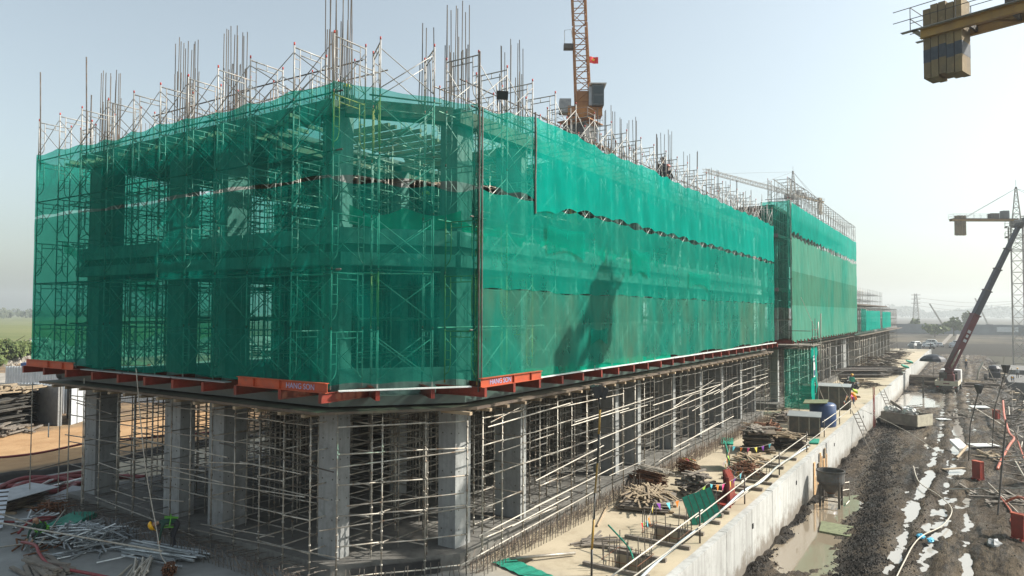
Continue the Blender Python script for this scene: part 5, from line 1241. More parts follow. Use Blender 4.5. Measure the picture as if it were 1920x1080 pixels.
hose('orange_hose', 'bright orange bent pipe over the lower right red box', [(42.8, -1.3, -1.6), (41.8, -1.8, -1.1), (40.6, -2.2, -1.2), (39.8, -2.6, -2.2)], .06, 'orangehose')
hose('pale_hose', 'pale hose drooping across the pit edge', [(50, -2.0, -.8), (47.5, -2.6, -1.7), (46, -3.4, -2.2), (46.5, -4.6, -1.7)], .04, 'rope')
for k, (p, q) in enumerate([((47.5, 1.2, -2.3), (47.2, -4.4, -1.4)), ((51, -.8, -.9), (52, -5.2, -.2)), ((53.5, -1.4, -1.5), (55.5, -6.8, -.6)), ((44.5, -1.0, -2.7), (46.4, -1.4, .9)), ((49.8, -1.2, -2.8), (49.6, -1.6, 1.6)), ((43.4, -2.9, -3.0), (43.5, -3.1, .6)), ((56, -2.2, -2.2), (61, -7.5, -1.2))]):
    tag(MB().tube(p, q, .045, 6).build('guard_pole', 'pipe_dark' if k > 2 else 'pipe'), ['lowest pale rail pipe', 'middle sloping rail pipe', 'upper sloping rail pipe', 'short leaning upright pole', 'tall upright pole', 'upright pole nearest the right edge', 'long pipe reaching over the pit'][k]+' at the pit edge on the right', 'pipe')
slab('pale plank platform bridging the pit edge at the right margin', (54.5, -4.6, -1.0), (.3, .2, 0), (.8, -1.2, 0), .05, 'timber', 'plank_bridge', 'plank')
for k, (x, y, n, mn, lb) in enumerate([(86, 1.2, 26, 'timber_grey', 'dark broken timbers scattered on the track before the crane truck'), (98, -1.0, 36, 'timber_grey', 'dark planks and scraps at the pit edge beside the crane truck'), (62, -1.2, 20, 'timber_i', 'pale board scraps on the mud near the lamp poles'),
        (132, 3.0, 40, 'timber_grey', 'grey debris spread over the track beyond the crane truck'), (128, .2, 40, 'timber_i', 'pale rubbish strewn beside the walking worker'), (118, 5.8, 30, 'ply', 'dark sheets lying along the wall foot by the log stack'), (145, 5.5, 40, 'timber_grey', 'long grey planks along the wall foot far up the track'), (48, -1.2, 16, 'timber_grey', 'small sticks on the mud by the rail pipes')]):
    pile(lb, 'debris', (x, y), n, (.5, 2.6), (5 if x > 80 else 2.5, 1.6), .25, .06, mn, name='debris_scatter', pname='scrap', square=True, z=-2.74)
for k, (x, y, n, mn, lb) in enumerate([(58.5, 11.5, 30, 'timber', 'pale battens strewn by the stair tower foot'), (76.5, 12.5, 30, 'timber_grey', 'grey boards on the deck before the crumpled sheets'), (88, 9.6, 36, 'ply', 'dark boards heaped near the wall beyond the colourful cloths'), (92, 11.0, 30, 'timber_i', 'pale boards between the black pipe heap and the pipe bundles'), (64, 13.4, 24, 'timber_grey', 'grey scraps along the props beyond the stair tower'),
        (50.2, 12.6, 22, 'timber', 'light boards near the props behind the brown heap')]):
    pile(lb, 'debris', (x, y), n, (.6, 2.2), (2.4, 1.0), .45, .05, mn, name='debris_scatter', pname='scrap', square=True)
# shapes in the pit
for k in range(290):
    x = U(44, 160); x = 44+(x-44)*(x-44)/116*.55+(x-44)*.45
    y = U(-3, -13); z = mud_h(x, y); a = U(0, 6.28); L = U(1.5, 5); e = U(.15, .9)
    d = V((math.cos(a)*math.cos(e), math.sin(a)*math.cos(e), math.sin(e)))*L
    if k == 0: PITP = MB().tube((0, 0, 0), (0, 0, 1), .04, 6).mesh('pit_pole', 'pipe')
    o = bpy.data.objects.new('pit_pole', PITP if k % 2 else PIPE_D); COL.objects.link(o); o.location = (x, y, z); o.rotation_mode = 'QUATERNION'; o.rotation_quaternion = d.to_track_quat('Z', 'Y'); o.scale = (1, 1, L)
    tag(o, 'slender pole leaning out of the dark pit on the right', 'pole', 'poles leaning about in the pit')
b = MB()
for i in range(5200):
    x = U(40, 185); y = U(-2.6, -20); z = mud_h(x, y)+.02; a = U(0, 6.28); L = U(.3, 2.2); h = U(0, .5)
    b.tube((x, y, z), (x+L*math.cos(a), y+L*math.sin(a), z+h), U(.02, .05), 3, caps=False)
b.build('pit_debris', 'timber_grey', kind='stuff')
b = MB()
for i in range(260):
    x = U(60, 190); y = U(-4, -24); z = mud_h(x, y)+.12; s = U(.3, 1.3); b.obox((x, y, z), (s*U(.3, 1), s*U(-.5, .5), 0), (-.3*s, s*.6, 0), (0, 0, U(.02, .15)))
b.build('pit_boards', 'timber_i', kind='stuff')
for k, (x, y, sx, sy) in enumerate([(150, -9, 9, 4), (165, -14, 10, 5), (138, -15, 7, 5), (180, -8, 8, 5)]):
    tag(MB().box(x-sx, x+sx, y-sy, y+sy, -6.0, -3.4).build('footing', 'slab'), ['nearest', 'right hand', 'low outer', 'farthest'][k]+' pale concrete footing in the far pit below the right crane', 'footing')
T = thing('blue_machine', 'dark blue concrete machine with pale hoses by the far pit edge', 'machine', (135, -3.0, -2.8))
MB().box(133.5, 136.5, -3.7, -2.2, -2.3, -1.4).build('body', 'navy', T); MB().lathe([(.8, 0), (.9, .5), (.6, .9), (.0, 1)], 14, (135, -2.9, -1.4)).build('drum', 'navy', T)
for i in range(4): hose_ = MB().path([(133+i, -1.5, 0), (132.5+i, -.9, -1.2), (132.8+i, -.7, -2.6)], .12, 6).build('hose', 'rope', T)
for (x, y) in ((133, -1.8), (137, -1.8)): MB().tube((x, y-.2, -2.4), (x, y+.2, -2.4), .5, 14).build('wheel', 'rubber', T)
# clods along the churned band
b = MB()
for i in range(9000):
    x = 27+48*(U(0, 1)**1.5); t = R.random()
    if t < .62: y = mound_axis(x)+R.gauss(0, .55)
    elif t < .75: y = 7.5-abs(R.gauss(0, .25))
    elif t < .88: y = U(-3.5, 7.4)
    else: y = 2.3+R.gauss(0, .3)
    if y > 7.65: continue
    z = mud_h(x, y); s = U(.018, .065)*(1.2 if t < .75 else .8); k = len(b.v)
    a0 = U(0, 6)
    b.v += [(x+s*math.cos(a0), y+s*math.sin(a0), z-.01), (x+s*math.cos(a0+1.6), y+s*math.sin(a0+1.6), z-.01), (x+s*math.cos(a0+3.2), y+s*math.sin(a0+3.2), z-.01), (x+s*math.cos(a0+4.7), y+s*math.sin(a0+4.7), z-.01), (x+U(-.3, .3)*s, y+U(-.3, .3)*s, z+s*U(.6, 1.2)), (x+s*.6, y+s*.1, z+s*.6)]
    for q in ((0, 1, 4), (1, 2, 4), (2, 3, 4), (3, 5, 4), (3, 0, 5), (0, 4, 5)): b.f.append(tuple(k+j for j in q)); b.mi.append(0)
b.build('mud_clods', 'clod', kind='stuff')
# ================================================================= CRANES
def crane1():
    T = thing('tower_crane', 'rust orange luffing tower crane rising behind the nets, its boom out of the top', 'tower crane', (66.3, 34.3, -.5))
    X, Y = 66.3, 34.3
    b = MB(); b.lattice((X, Y, -.5), (X, Y, 25.8), 1.7, 1.7, 15, .09, .05); b.build('mast', 'crane_orange', T)
    b = MB(); b.box(X-1.25, X+1.25, Y-1.25, Y+1.25, 23.9, 27.2)
    MB().lattice((X, Y, 21), (X, Y, 27.4), 2.5, 2.5, 3, .1, .06).build('climbing_frame', 'steel_dark', T)
    b.build('climbing_sleeve', 'black', T)
    for z, s in ((24.6, 2.9), (27.5, 1.8)):
        q = MB()
        for (x0, x1, y0, y1) in ((X-s, X+s, Y-s, Y-s+.7), (X-s, X+s, Y+s-.7, Y+s), (X-s, X-s+.7, Y-s+.7, Y+s-.7), (X+s-.7, X+s, Y-s+.7, Y+s-.7)): q.box(x0, x1, y0, y1, z, z+.08)
        q.build('access_platform', 'crane_orange' if s < 3 else 'steel_dark', T)
        g = MB()
        for (x, y) in ((X-s, Y-s), (X+s, Y-s), (X+s, Y+s), (X-s, Y+s), (X, Y-s), (X-s, Y)): g.tube((x, y, z), (x, y, z+1.1), .025, 4)
        for zz in (.55, 1.1): g.path([(X-s, Y-s, z+zz), (X+s, Y-s, z+zz), (X+s, Y+s, z+zz), (X-s, Y+s, z+zz), (X-s, Y-s, z+zz)], .02, 4)
        g.build('guard_rail', 'frame', T)
    MB().lathe([(1.3, 0), (1.4, .3), (1.4, .7), (1.1, .9)], 20, (X, Y, 27.2)).build('slewing_ring', 'crane_orange', T)
    rx_, ry_ = .54, -.84   # towards the right of the picture
    c = V((X, Y, 28.2)); a = V((rx_, ry_, 0)); f = V((-.84, -.54, 0))
    MB().obox(c+a*.45+V((0, 0, .5)), a*1.8, f*.8, (0, 0, .5)).build('turntable', 'crane_orange', T)
    MB().obox(c+a*.3+V((0, 0, 1.5)), a*.7, f*.7, (0, 0, 1.1)).build('boom_foot', 'crane_orange', T)
    cc = c+a*1.75+V((0, 0, 2.0))+f*.6
    cb = MB().obox(cc, a*.6, f*.8, (0, 0, 1.1)).build('cab', 'cabin', T)
    for z in (-.5, .5): MB().obox(cc+f*.81+V((0, 0, z)), a*.5, f*.01, (0, 0, .4)).build('window', 'glass', cb)
    MB().obox(cc+V((0, 0, 1.16)), a*.85, f*1.0, (0, 0, .05)).build('roof', 'white', cb)
    MB().obox(c+a*1.05+V((0, 0, 2.0))+f*.5, a*.22, f*.5, (0, 0, 1.0)).build('electrical_box', 'silver', T)
    MB().obox(c-a*1.6+V((0, 0, 1.1)), a*.6, f*.7, (0, 0, .7)).build('winch_house', 'greysheet', T)
    p = c+a*.3+V((0, 0, 1.5)); q = p-a*1.2+V((0, 0, 30))
    MB().lattice(p, p.lerp(q, .28), 1.5, 1.35, 7, .1, .05, up=tuple(f)).build('boom', 'crane_orange', T)
    MB().lattice(p.lerp(q, .285), q, 1.35, 1.5, 16, .09, .045, up=tuple(f)).build('boom', 'crane_orange', T)
    MB().obox(p.lerp(q, .2)-a*1.3, a*.5, f*.4, (0, 0, .25)).build('boom_platform', 'steel_dark', T)
    g = MB(); k = p.lerp(q, .2)-a*1.7; g.path([k, k+V((0, 0, 1.8)), k+a*.7+V((0, 0, 1.9)), k+a*.9+V((0, 0, .3))], .03, 4); g.build('guard_rail', 'frame', T)
    F = thing('flag', 'red flag with a yellow star on the orange crane boom', 'flag', p.lerp(q, .155)+a*.8)
    k = F.location; b = MB(); n = 6
    for i in range(n+1):
        for j in range(2): v = k+a*(1.0*i/n)+f*(.08*math.sin(i*1.4))+V((0, 0, .35*(1-2*j)-.1*i/n)); b.v.append(tuple(v))
    for i in range(n): b.f.append((2*i, 2*i+1, 2*i+3, 2*i+2)); b.mi.append(0)
    o = b.build('cloth', 'flagred', F); o.modifiers.new('thickness', 'SOLIDIFY').thickness = .01
    b = MB(); pts = []
    for i in range(10):
        r_ = .2 if i % 2 == 0 else .08; t = math.pi/2+i*math.pi/5; v = k+a*(.48+r_*math.cos(t))+f*.13+V((0, 0, r_*math.sin(t)-.05)); pts.append(v)
    b.poly(pts); b.build('star', 'flagyel', F)
crane1()
def hammerhead(label, base, z, az, jib, cj, w=1.9, seg=None, matn='crane_grey', head=7.5, cab=True, jibm=None, mastseg=None, blocks=5, bh=3.0, sc_=1):
    X, Y, Z = base; T = thing('tower_crane', label, 'tower crane', base); d = V((math.cos(az), math.sin(az), 0)); s = V((-d.y, d.x, 0)); up = V((0, 0, 1))
    n = mastseg or int((z-Z)/2.5)
    MB().lattice((X, Y, Z), (X, Y, z-1.5), w, w, n, .13, .06).build('mast', matn, T)
    c = V((X, Y, z))
    MB().lattice(c+up*-7, c+up*-1.6, w+.9, w+.9, 3, .12, .07).build('climbing_frame', matn, T)
    MB().lathe([(1.2, -1.5), (1.4, -1.2), (1.4, -.4), (1.1, 0)], 16, c).build('slewing_ring', matn, T)
    for k in (-3.8, -1.5):
        g = MB(); S = w*.5+1.1
        for (x0, x1, y0, y1) in ((-S, S, -S, -S+.5), (-S, S, S-.5, S), (-S, -S+.5, -S+.5, S-.5), (S-.5, S, -S+.5, S-.5)): g.box(X+x0, X+x1, Y+y0, Y+y1, z+k, z+k+.08)
        for (x, y) in ((-S, -S), (S, -S), (S, S), (-S, S)): g.tube((X+x, Y+y, z+k), (X+x, Y+y, z+k+1.1), .04, 4)
        g.path([(X-S, Y-S, z+k+1.1), (X+S, Y-S, z+k+1.1), (X+S, Y+S, z+k+1.1), (X-S, Y+S, z+k+1.1), (X-S, Y-S, z+k+1.1)], .035, 4); g.build('access_platform', 'steel_dark', T)
    MB().lattice(c, c+up*head, 1.6, .35, 5, .11, .06).build('tower_head', matn, T)
    MB().box(X-.7, X+.7, Y-.2, Y+.2, z+head, z+head+.25).build('head_sheave', 'steel_dark', T); MB().tube(c+up*(head+.2), c+up*(head+2), .04, 5).build('lightning_rod', 'steel_dark', T)
    if jib:
        MB().lattice(c+d*1.2+up*.3, c+d*jib+up*.3, 1.3, 1.0, int(jib/1.6), .07, .04).build('jib', matn, T)
        for t in (.4, .8): MB().tube(c+up*head, c+d*jib*t+up*1.0, .035, 4).build('pendant_line', 'steel_dark', T)
    # counter jib: two channels, deck, rails
    e = c-d*cj
    for k in (-1, 1): MB().obox((c+e)/2+s*k*.55*sc_, d*cj/2, s*.07, up*.25).build('counter_jib_beam', 'yellow', T)
    MB().obox((c+e)/2+up*.27, d*cj/2, s*.95*sc_, up*.03).build('counter_jib_deck', 'steel_dark', T)
    g = MB()
    for k in (-1, 1):
        for i in range(int(cj/1.5)+1): p = e+d*1.5*i+s*k*.95*sc_; g.tube(p+up*.27, p+up*1.3, .025, 4)
        for zz in (.8, 1.3): g.tube(e+s*k*.95*sc_+up*zz, c+s*k*.95*sc_+up*zz, .022, 4)
    for zz in (.8, 1.3): g.tube(e+s*.95+up*zz, e-s*.95+up*zz, .022, 4)
    g.build('guard_rail', 'steel_dark', T)
    for i in range(blocks):
        p = e+d*(1.2+.36*sc_*i)+up*(-bh*.28); MB().obox(p, d*.165*sc_, s*.45*sc_*(1 if i % 2 else .96), up*(bh/2+.05*(i % 2))).build('counterweight', 'block', T)
    MB().obox(c-d*cj*.35+up*.9, d*.9, s*.7, up*.6).build('winch', 'steel_dark', T); MB().obox(c-d*cj*.18+up*1.2, d*.7, s*.6, up*.9).build('electrical_cabinet', 'cabin', T)
    for k in (-1, 1): MB().tube(c+up*head, c-d*cj*.8+s*k*.5+up*.4, .04, 4).build('tie_bar', 'steel_dark', T)
    if cab:
        q = c+d*1.2-s*1.7+up*-.6; o = MB().obox(q, d*.8, s*.65, up*1.0).build('cab', 'cabin', T); MB().obox(q-s*.66+up*.3, d*.6, s*.01, up*.5).build('window', 'glass', o)
    return T
hammerhead('distant grey tower crane with a long jib above the second block', (259.4, 51.2, -3), 48.8, math.atan2(64.6-51.25, 203.1-259.4), 58, 24, w=2, head=8, bh=6.0, blocks=7)
hammerhead('grey tower crane at the right edge standing in the far pit', (196, -9.0, -6), 28.8, math.atan2(-9.28-3.23, 195.6-187.6), 30, 14.8, w=2.2, head=7.2, matn='crane_grey', bh=4.4, blocks=6)
# near counter-jib entering at the upper right: its own crane stands out of the frame
def near_crane():
    e = V((35.6, 1.45, 19.65)); d = V((-.30, -.95, 0)).normalized(); s = V((-d.y, d.x, 0)); up = V((0, 0, 1)); cj = 13; c = e+d*cj
    T = thing('tower_crane', 'yellow counter jib with banded ballast blocks of a near crane, upper right corner', 'tower crane', (c.x, c.y, -3))
    MB().lattice((c.x, c.y, -3), (c.x, c.y, 18.5), 1.8, 1.8, 12, .12, .06).build('mast', 'yellow', T)
    MB().lathe([(1.2, -1.2), (1.3, -.9), (1.3, -.3), (1.1, 0)], 16, c).build('slewing_ring', 'yellow', T)
    MB().lattice(c, c+up*7, 1.5, .3, 5, .1, .05).build('tower_head', 'yellow', T); MB().lattice(c+d*1+up*.3, c+d*38+up*.3, 1.2, .9, 24, .07, .04).build('jib', 'yellow', T)
    MB().obox(c-s*1.6+up*.4, d*.8, s*.6, up*1).build('cab', 'cabin', T)
    for k in (-1, 1):
        b = MB(); m_ = (c+e)/2+s*k*.62
        b.obox(m_, d*cj/2, s*.015, up*.17); b.obox(m_+up*.18, d*cj/2, s*.11, up*.012); b.obox(m_-up*.18, d*cj/2, s*.11, up*.012); b.build('counter_jib_beam', 'yellow', T)
    for i in range(9):
        p = e+d*(.2+1.55*i); MB().obox(p, d*.05, s*.6, up*.1).build('cross_member', 'steel_dark', T)
    MB().obox(e+d*(cj/2+1.6)+up*.21, d*(cj/2-1.6), s*.42, up*.01).build('deck_plate', 'steel_dark', T)
    for i in range(10):
        p = e+d*(2.3+1.1*i); MB().beam(p-s*.6-up*.1, p+d*1.0+s*.6-up*.1, .07, .07).build('deck_bracing', 'yellow', T)
    for k in (-1, 1):
        w0 = e+s*k*1.0-d*1.0+up*.2; MB().obox(e+d*(cj/2-.5)+s*k*.80+up*.2, d*(cj/2+.2), s*.12, up*.012).build('walkway', 'greysheet', T)
        g = MB()
        for i in range(8): p = e-d*.3+d*1.75*i+s*k*.9+up*.2; g.tube(p, p+up*1.0, .018, 5)
        for zz in (.5, 1.0): g.tube(w0-s*k*.1+up*zz, w0-s*k*.1+d*(cj+1)+up*zz, .018, 5)
        g.build('guard_rail', 'steel_dark', T)
    g = MB()
    for zz in (.5, 1.0): g.tube(e-d*.3+s*.9+up*(zz+.2), e-d*.3-s*.9+up*(zz+.2), .018, 5)
    g.build('guard_rail', 'steel_dark', T); MB().obox(e-d*.2+up*.2, d*.12, s*.9, up*.012).build('walkway', 'greysheet', T)
    for i in range(5):
        p = e+d*(.2+.30*i)+up*(-.42+.05*(i % 3)); hz = 1.5+.04*((i*2) % 3)
        o = MB().obox(p, d*.137, s*(.50+.015*(i % 2)), up*hz).build('counterweight', 'block', T)
        MB().obox(p-up*.55, d*.141, s*(.505+.015*(i % 2)), up*.28).build('painted_band', 'blockdark', o)
    MB().obox(e+d*3.6+up*.75, d*.5, s*.55, up*.5).build('winch', 'steel_dark', T); MB().tube(e+d*3.6-s*.5+up*1.0, e+d*3.6+s*.5+up*1.0, .35, 14).build('winch_drum', 'steel_dark', T)
near_crane()
# far mobile booms
for k, (x, y, zb, dx, h) in enumerate([(520, 14, -3, 9, 17), (560, -10, -3, 9, 21)]):
    T = thing('mobile_crane', ['distant crawler crane boom leaning left over the treeline', 'second distant crawler crane boom nearer the right crane'][k], 'crane', (x, y, zb))
    MB().lattice((x, y, zb+2), (x-dx*.54, y+dx*.84, zb+h), .6, .4, 12, .11, .06).build('boom', 'crane_grey', T); MB().box(x-4, x+4, y-2, y+2, zb+1, zb+4).build('cab', 'steel_dark', T); MB().box(x-4, x+4, y-3, y+3, zb, zb+1).build('crawler_track', 'rubber', T)

# ================================================================= FAR THINGS
def pylon(label, x, y, z, h, w0, matn='crane_grey'):
    T = thing('power_pylon', label, 'pylon', (x, y, z)); MB().lattice((x, y, z), (x, y, z+h), w0, w0*.25, 10, .28, .16).build('tower', matn, T)
    for q in (.72, .84, .96): MB().beam((x, y-h*.12, z+h*q), (x, y+h*.12, z+h*q), .5, .4).build('cross_arm', matn, T)
pylon('tall lattice pylon on the horizon right of the third block', 620, 35, -3, 26, 5)
for k, y in enumerate((-44, -56)):
    T = thing('power_pole', ['left', 'right'][k]+' pole of the twin poles on the far right horizon', 'pole', (640, y, -3)); MB().tube((640, y, -3), (640, y, 24), .45, 6).build('pole', 'crane_grey', T); MB().beam((640, y-4, 17), (640, y+4, 17), .5, .5).build('cross_arm', 'crane_grey', T)
for k in range(3): hose('power_line', ['upper', 'middle', 'lower'][k]+' far power line strung across the horizon sky', [(620, 35, 20-3*k), (630, 0, 16-3*k), (640, -44, 17.5-k), (650, -90, 14-2*k)], .12, 'crane_grey', 'power line', 4, 8)
T = thing('boundary_wall', 'long low grey wall across the far site', 'wall', (440, 0, -3)); MB().box(440, 441, -110, 75, -3, 2.2).build('wall_panel', 'farwall', T)
for k, y in enumerate((-20, -32)): MB().box(439.7, 439.99, y, y+9, -1.5, 1.0).build('gate', 'white', T)
def crown(b, c, r_, h, n, s=1.0):
    for i in range(n):
        u_, v_, w_ = R.gauss(0, 1), R.gauss(0, 1), R.gauss(0, 1); q = math.sqrt(u_*u_+v_*v_+w_*w_)+1e-6; k = U(.55, 1.0)
        p = V((c[0]+u_/q*r_*k, c[1]+v_/q*r_*k, c[2]+w_/q*h*k)); a = V((R.gauss(0, 1), R.gauss(0, 1), R.gauss(0, 1))).normalized(); t = a.orthogonal().normalized(); sz = s*U(.5, 1.2)
        b.poly([p-a*sz-t*sz*.6, p+a*sz-t*sz*.5, p+a*sz*.8+t*sz*.6, p-a*sz*.7+t*sz*.6])
b = MB()
for i in range(110):   # far wood along the right horizon
    y = -480+i*10.5+U(-6, 6); x = 2150+U(-130, 130); h = U(17, 27)*(1+.35*math.sin(i*.33))
    for q in range(3): crown(b, (x+U(-12, 12), y+U(-10, 10), -3+h*U(.4, .72)), h*.6, h*.38, 70, 3.4)
b.build('distant_wood', 'leaf_far', kind='stuff')
b = MB()
for i in range(150):   # far wood along the left horizon
    a = .95+i*.0052; D_ = U(1000, 1500); h = U(8, 15); x, y = D_*math.cos(a), D_*math.sin(a)
    for q in range(2): crown(b, (x+U(-12, 12), y+U(-12, 12), -1+h*U(.35, .6)), h*1.1, h*.4, 40, 2.3)
b.build('distant_wood', 'leaf_far', kind='stuff')
def tree(label, x, y, z, h, r_, n=500, s=.4, cat='tree'):
    T = thing('tree', label, cat, (x, y, z)); b = MB(); b.tube((x, y, z), (x+.1*h*.3, y, z+h*.55), h*.035, 7, h*.018)
    for i in range(6):
        a = i*1.05; b.tube((x+.02*h, y, z+h*(.3+.05*i)), (x+r_*.6*math.cos(a), y+r_*.6*math.sin(a), z+h*(.55+.06*i)), h*.014, 5, h*.006)
    b.build('trunk', 'bark', T); b = MB()
    for i in range(7): a = U(0, 6.28); crown(b, (x+r_*.55*math.cos(a)*U(.2, 1), y+r_*.55*math.sin(a)*U(.2, 1), z+h*U(.38 if cat == 'tree' else .12, .82 if cat == 'tree' else .6)), r_*U(.35, .55), h*(.2 if cat == 'tree' else .26), n//7, s)
    b.build('crown', 'leaf', T)
for k, (x, y, h, r_) in enumerate([(400, 7, 9, 5), (470, -42, 12, 8), (380, 14, 7, 8), (450, 27, 8, 5), (430, -26, 8, 5), (500, 2, 13, 5), (480, -62, 13, 9)]):
    tree(['round tree left of the crane truck boom on the far field', 'broad tree between the far booms and the twin poles', 'low spreading tree on the far field near the pylon', 'small tree beside the lattice pylon', 'small dusty tree right of the truck boom', 'taller pointed tree behind the truck boom', 'wide tree by the twin poles at the right'][k], x, y, -3, h, r_, 420, .8)
tree('round green bush at the left edge in front of the field', 54, 134, -.9, 5.2, 4.6, 4200, .3, 'bush')
tree('second smaller bush at the left edge beside the rubble', 46, 120, -.9, 3.0, 3.2, 2200, .25, 'bush')
b = MB()
for i in range(2600):   # broken rubble bank on the left
    a = U(0, 1); x = 34+62*a+R.gauss(0, 3); y = 148+R.gauss(0, 9)-a*6; s = U(.25, .9)
    z = -.9+2.6*math.exp(-((y-150)/9)**2)*(.7+.5*math.sin(x*.5)); k = len(b.v); a0 = U(0, 6)
    b.v += [(x+s*math.cos(a0+j*1.57)*U(.7, 1.2), y+s*math.sin(a0+j*1.57)*U(.7, 1.2), z-.4) for j in range(4)]+[(x+U(-.2, .2), y+U(-.2, .2), z+s*U(.4, 1.0)), (x+s*.5, y, z+s*.5)]
    for q in ((0, 1, 4), (1, 2, 4), (2, 3, 4), (3, 5, 4), (3, 0, 5), (0, 4, 5)): b.f.append(tuple(k+j for j in q)); b.mi.append(0)
b.build('rubble_bank', 'rubble', kind='stuff')
def bankh(x, y): return -.92+2.4*math.exp(-((y-150)/9)**2)*(.7+.4*math.sin(x*.5))+.3*fbm(x*.4, y*.4)*math.exp(-((y-150)/12)**2)+.8*math.exp(-((y-98)/7)**2)*(.6+.5*fbm(x*.2, y*.1))
sheet('spoil_bank', rng(5, 130, 2.5), rng(80, 175, 2.5), bankh, 'rubble', kind='structure')
# sheds and plywood beyond the earth road
def corr(label, p, q, z, h, n=None):
    p, q = V((*p, z)), V((*q, z)); d = (q-p); L = d.length; d.normalize(); s = V((d.y, -d.x, 0)); n = int(L/.12); b = MB()
    T = thing('corrugated_fence', label, 'metal fence', p)
    for i in range(n+1):
        o = s*(.035 if i % 2 else -.035); v = p+d*(L*i/n)+o; b.v += [tuple(v), tuple(v+V((0, 0, h)))]
    for i in range(n): b.f.append((2*i, 2*i+2, 2*i+3, 2*i+1)); b.mi.append(0)
    o = b.build('sheet', 'corr', T); o.modifiers.new('thickness', 'SOLIDIFY').thickness = .006
    for i in range(3): t = (i+.5)/3; bar('post', PIPE_D, p+d*L*t-s*.1, p+d*L*t-s*.1+V((0, 0, h)), T)
corr('white corrugated fence panel facing the earth road on the left', (30.6, 59.5), (27.0, 56.6), -.9, 3.1)
corr('long white corrugated fence running back behind the black tank', (30.0, 75), (41, 60), -.9, 3.4)
tag(MB().box(26.2, 26.5, 56.8, 61, -.9, 2.0).build('shed_wall', 'greysheet'), 'grey shed end wall left of the corrugated panel', 'wall')
corr('short pale corrugated screen at the left by the plywood heap', (27.0, 66), (30.5, 62.5), -.9, 2.6)
T = thing('water_tank', 'black cylindrical water tank lying on the fence beside the shed', 'tank', (29.2, 59.5, 2.6))
MB().tube((28.0, 60.6, 2.9), (31.2, 58.4, 3.1), .85, 20).build('tank_body', 'black', T, smooth=False); MB().tube((27.85, 60.7, 2.88), (28.0, 60.6, 2.9), .6, 16).build('end_cap', 'steel_dark', T)
for k in (28.6, 30.5): MB().box(k-.1, k+.1, 58.8, 60.4, -.9, 2.15).build('stand', 'steel_dark', T)
for k, (x, y, n, s, zr) in enumerate([(23.5, 60.5, 34, (4.5, 3), .2), (22.0, 57.5, 26, (4, 2.5), .5), (26.0, 63.0, 26, (3.5, 3), .1)]):
    stack(['tall dark plywood heap left of the shed by the earth road', 'front dark plywood heap at the left edge by the earth road', 'rear dark plywood heap against the shed'][k], (x, y), s, n, .085, 'oldply', zr, .18, z=-.9)
pile('pale splintered boards strewn over the left plywood heaps', 'boards', (22.8, 58.6), 60, (1.5, 3.5), (3.0, 2.6), .5, .09, 'timber_i', name='board_heap', pname='board', square=True, axis=.9, wob=.6, z=1.7)
pile('dark boards slid down in front of the left plywood heaps', 'boards', (21.5, 56.0), 40, (1.5, 3.0), (3.0, 1.2), .7, .09, 'timber_grey', name='board_heap', pname='board', square=True, axis=.9, wob=.4, z=-.9)
def truck(label, c, rz, cabm, loadm, z=-.9):
    T = thing('dump_truck', label, 'truck', (c[0], c[1], z), rz)
    MB().box(-3, 3.2, -.5, .5, .6, .9).build('chassis', 'steel_dark', T, world=False)
    cb = MB().obox((2.7, 0, 1.8), (.85, 0, 0), (0, 1.15, 0), (0, 0, .9)).build('cab', cabm, T, world=False)
    MB().box(3.56, 3.58, -.95, .95, 1.7, 2.5).build('windscreen', 'glass', cb, world=False)
    for s in (-1, 1): MB().box(2.2, 3.2, s*1.16-.01, s*1.16+.01, 1.75, 2.4).build('side_window', 'glass', cb, world=False)
    bd = MB(); bd.poly([(-3.2, -1.2, 1.0), (1.6, -1.2, 1.0), (1.7, -1.2, 2.3), (-3.4, -1.2, 2.2)]); bd.poly([(-3.2, 1.2, 1.0), (1.6, 1.2, 1.0), (1.7, 1.2, 2.3), (-3.4, 1.2, 2.2)]); bd.box(-3.2, 1.6, -1.2, 1.2, .95, 1.0); bd.poly([(1.6, -1.2, 1), (1.6, 1.2, 1), (1.7, 1.2, 2.3), (1.7, -1.2, 2.3)]); bd.poly([(-3.2, -1.2, 1), (-3.2, 1.2, 1), (-3.4, 1.2, 2.2), (-3.4, -1.2, 2.2)])
    bd.build('dump_body', loadm, T, world=False)
    cv = MB(); blob(cv, (-.8, 0, 2.2), 2.5, 1.2, .5, 12, 6, .1); cv.build('cover', 'tarp', T, world=False)
    for x in (-2.2, -1.1, 2.5):
        for y in (-1, 1): MB().tube((x, y-.15, .5), (x, y+.15, .5), .5, 14).build('wheel', 'rubber', T, world=False)
    return T
truck('orange red dump truck under an olive tarpaulin behind the corrugated fence', (45, 84), 2.4, 'redpaint', 'orangebeam')
truck('dark green truck with a blue cab beside the orange one', (40.5, 87.5), 2.4, 'blue', 'steel_dark')
